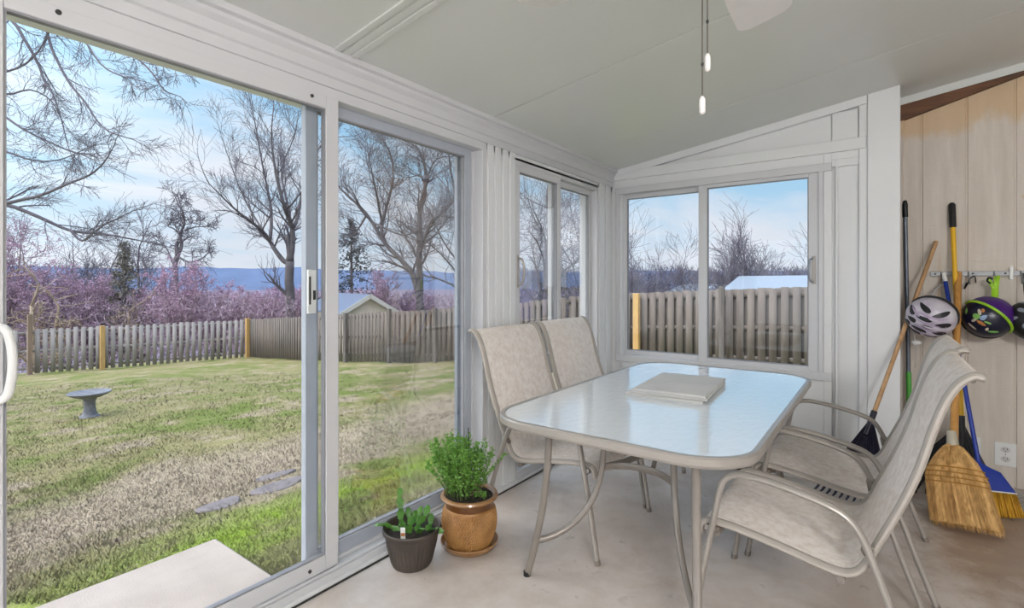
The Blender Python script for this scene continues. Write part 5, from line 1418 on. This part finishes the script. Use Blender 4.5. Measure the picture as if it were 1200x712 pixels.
for (px, py, ty) in ((823, 134, 40), (829, 84, 12)):
    b3 = at(px, py, 1.37); b3 = V((b3.x - fx, b3.y - fy, b3.z)); tp = V((b3.x * .9, b3.y * .9, 2.225))
    hgt = at(px, py - 20, 1.37).z
    m = MB(); L_ = tp.z - hgt; nb = int(L_ / .0052)
    tp = V((b3.x, b3.y, 2.225))
    for i in range(nb):
        p = V((b3.x, b3.y, hgt + L_ * i / nb)); m.ell(p, (.0024, .0024, .0024), 6, 4)
    m.tube([tp, V((b3.x, b3.y, hgt))], .0008, 5); cn = m.build('pull_chain', M['bead'], fn, sharp=0)
    m = MB(); m.lathe([(.003, 0), (.0075, .004), (.0085, .02), (.008, .04), (.005, .047), (.002, .05)], 14, c=(b3.x, b3.y, b3.z)); m.build('fob', M['fan'], cn)
    m = MB(); m.ell(V((b3.x, b3.y, hgt + .09)), (.004, .004, .006), 8, 6); m.build('chain_coupler', M['slot'], cn)

# ------------------------------------------------------------------ light
wd = bpy.data.worlds.new('sky'); sc.world = wd; wd.use_nodes = True; nt = wd.node_tree; nt.nodes.clear()
wo = nt.nodes.new('ShaderNodeOutputWorld'); bg = nt.nodes.new('ShaderNodeBackground')
tcn = nt.nodes.new('ShaderNodeTexCoord'); dv = tcn.outputs['Generated']
sp = nt.nodes.new('ShaderNodeSeparateXYZ'); L(nt, dv, sp.inputs[0]); z = sp.outputs[2]
zc = math_(nt, 'MAXIMUM', z, 0.0); den = math_(nt, 'ADD', zc, .16)
cb_ = nt.nodes.new('ShaderNodeCombineXYZ'); L(nt, math_(nt, 'DIVIDE', sp.outputs[0], den), cb_.inputs[0]); L(nt, math_(nt, 'DIVIDE', sp.outputs[1], den), cb_.inputs[1])
mp = nt.nodes.new('ShaderNodeMapping'); mp.inputs['Rotation'].default_value = (0, 0, R(-50)); mp.inputs['Scale'].default_value = (1.0, .55, 1); L(nt, cb_.outputs[0], mp.inputs[0])
c1n = noise(nt, mp.outputs[0], 1.15, 7, .58, .5); c2n = noise(nt, mp.outputs[0], .5, 4, .5)
cloud = ramp(nt, math_(nt, 'MULTIPLY_ADD', c1n, .62, math_(nt, 'MULTIPLY', c2n, .38)), [(.42, (0, 0, 0)), (.57, (1, 1, 1))])
blue = ramp(nt, zc, [(0, (.52, .68, .82)), (.2, (.34, .58, .79)), (.5, (.24, .48, .74)), (1, (.28, .46, .70))])
cc = mixc(nt, c2n, (.66, .69, .78), (.86, .84, .86))
skyc = mixc(nt, math_(nt, 'MULTIPLY', cloud, .85), blue, cc)
skyc = mixc(nt, ramp(nt, zc, [(0, (.75, .75, .75)), (.16, (0, 0, 0))]), skyc, (.70, .73, .80))
# thin high cloud glows towards the hidden sun (high, behind the house); overcast zenith is brighter than the rim
SUN = V((-.42, -.62, .66)).normalized()
dt = nt.nodes.new('ShaderNodeVectorMath'); dt.operation = 'DOT_PRODUCT'; L(nt, dv, dt.inputs[0]); dt.inputs[1].default_value = SUN
glow = math_(nt, 'POWER', math_(nt, 'MAXIMUM', dt.outputs['Value'], 0.0), 2.5)
zen = math_(nt, 'MULTIPLY', math_(nt, 'SMOOTHSTEP' if False else 'MINIMUM', math_(nt, 'MAXIMUM', math_(nt, 'MULTIPLY_ADD', zc, 3.6, -1.62), 0.0), 1.0), 1.9)
stg = math_(nt, 'ADD', math_(nt, 'MULTIPLY_ADD', glow, 3.0, .97), zen)
skyc = mixc(nt, math_(nt, 'MULTIPLY', glow, .6), skyc, (.92, .88, .84))
L(nt, skyc, bg.inputs[0]); L(nt, stg, bg.inputs[1]); L(nt, bg.outputs[0], wo.inputs[0])

def lamp(name, kind, loc, power, color=(1, 1, 1), size=.1, rot=None):
    d_ = bpy.data.lights.new(name, kind); d_.energy = power; d_.color = color
    o = bpy.data.objects.new(name, d_); col.objects.link(o); o.location = loc
    if rot: o.rotation_euler = rot
    if kind == 'POINT': d_.shadow_soft_size = size
    if kind == 'SUN': d_.angle = size
    return o
lamp('fill_light', 'POINT', (1.7, -1.5, 2.35), 165, (1, .97, .945), .25)  # unseen fill lamp added behind the camera to brighten the room
so_ = lamp('hazy_sun', 'SUN', (0, 0, 20), 1.0, (1, .92, .82), R(50)); so_.rotation_euler = SUN.to_track_quat('Z', 'Y').to_euler()

sc.view_settings.view_transform = 'Standard'; sc.view_settings.look = 'None'; sc.view_settings.gamma = 1; sc.view_settings.use_curve_mapping = False
sc.view_settings.exposure = 0.24
sc.cycles.max_bounces = 10; sc.cycles.diffuse_bounces = 5; sc.cycles.glossy_bounces = 4; sc.cycles.transparent_max_bounces = 24; sc.cycles.sample_clamp_indirect = 6
sc.cycles.use_denoising = True
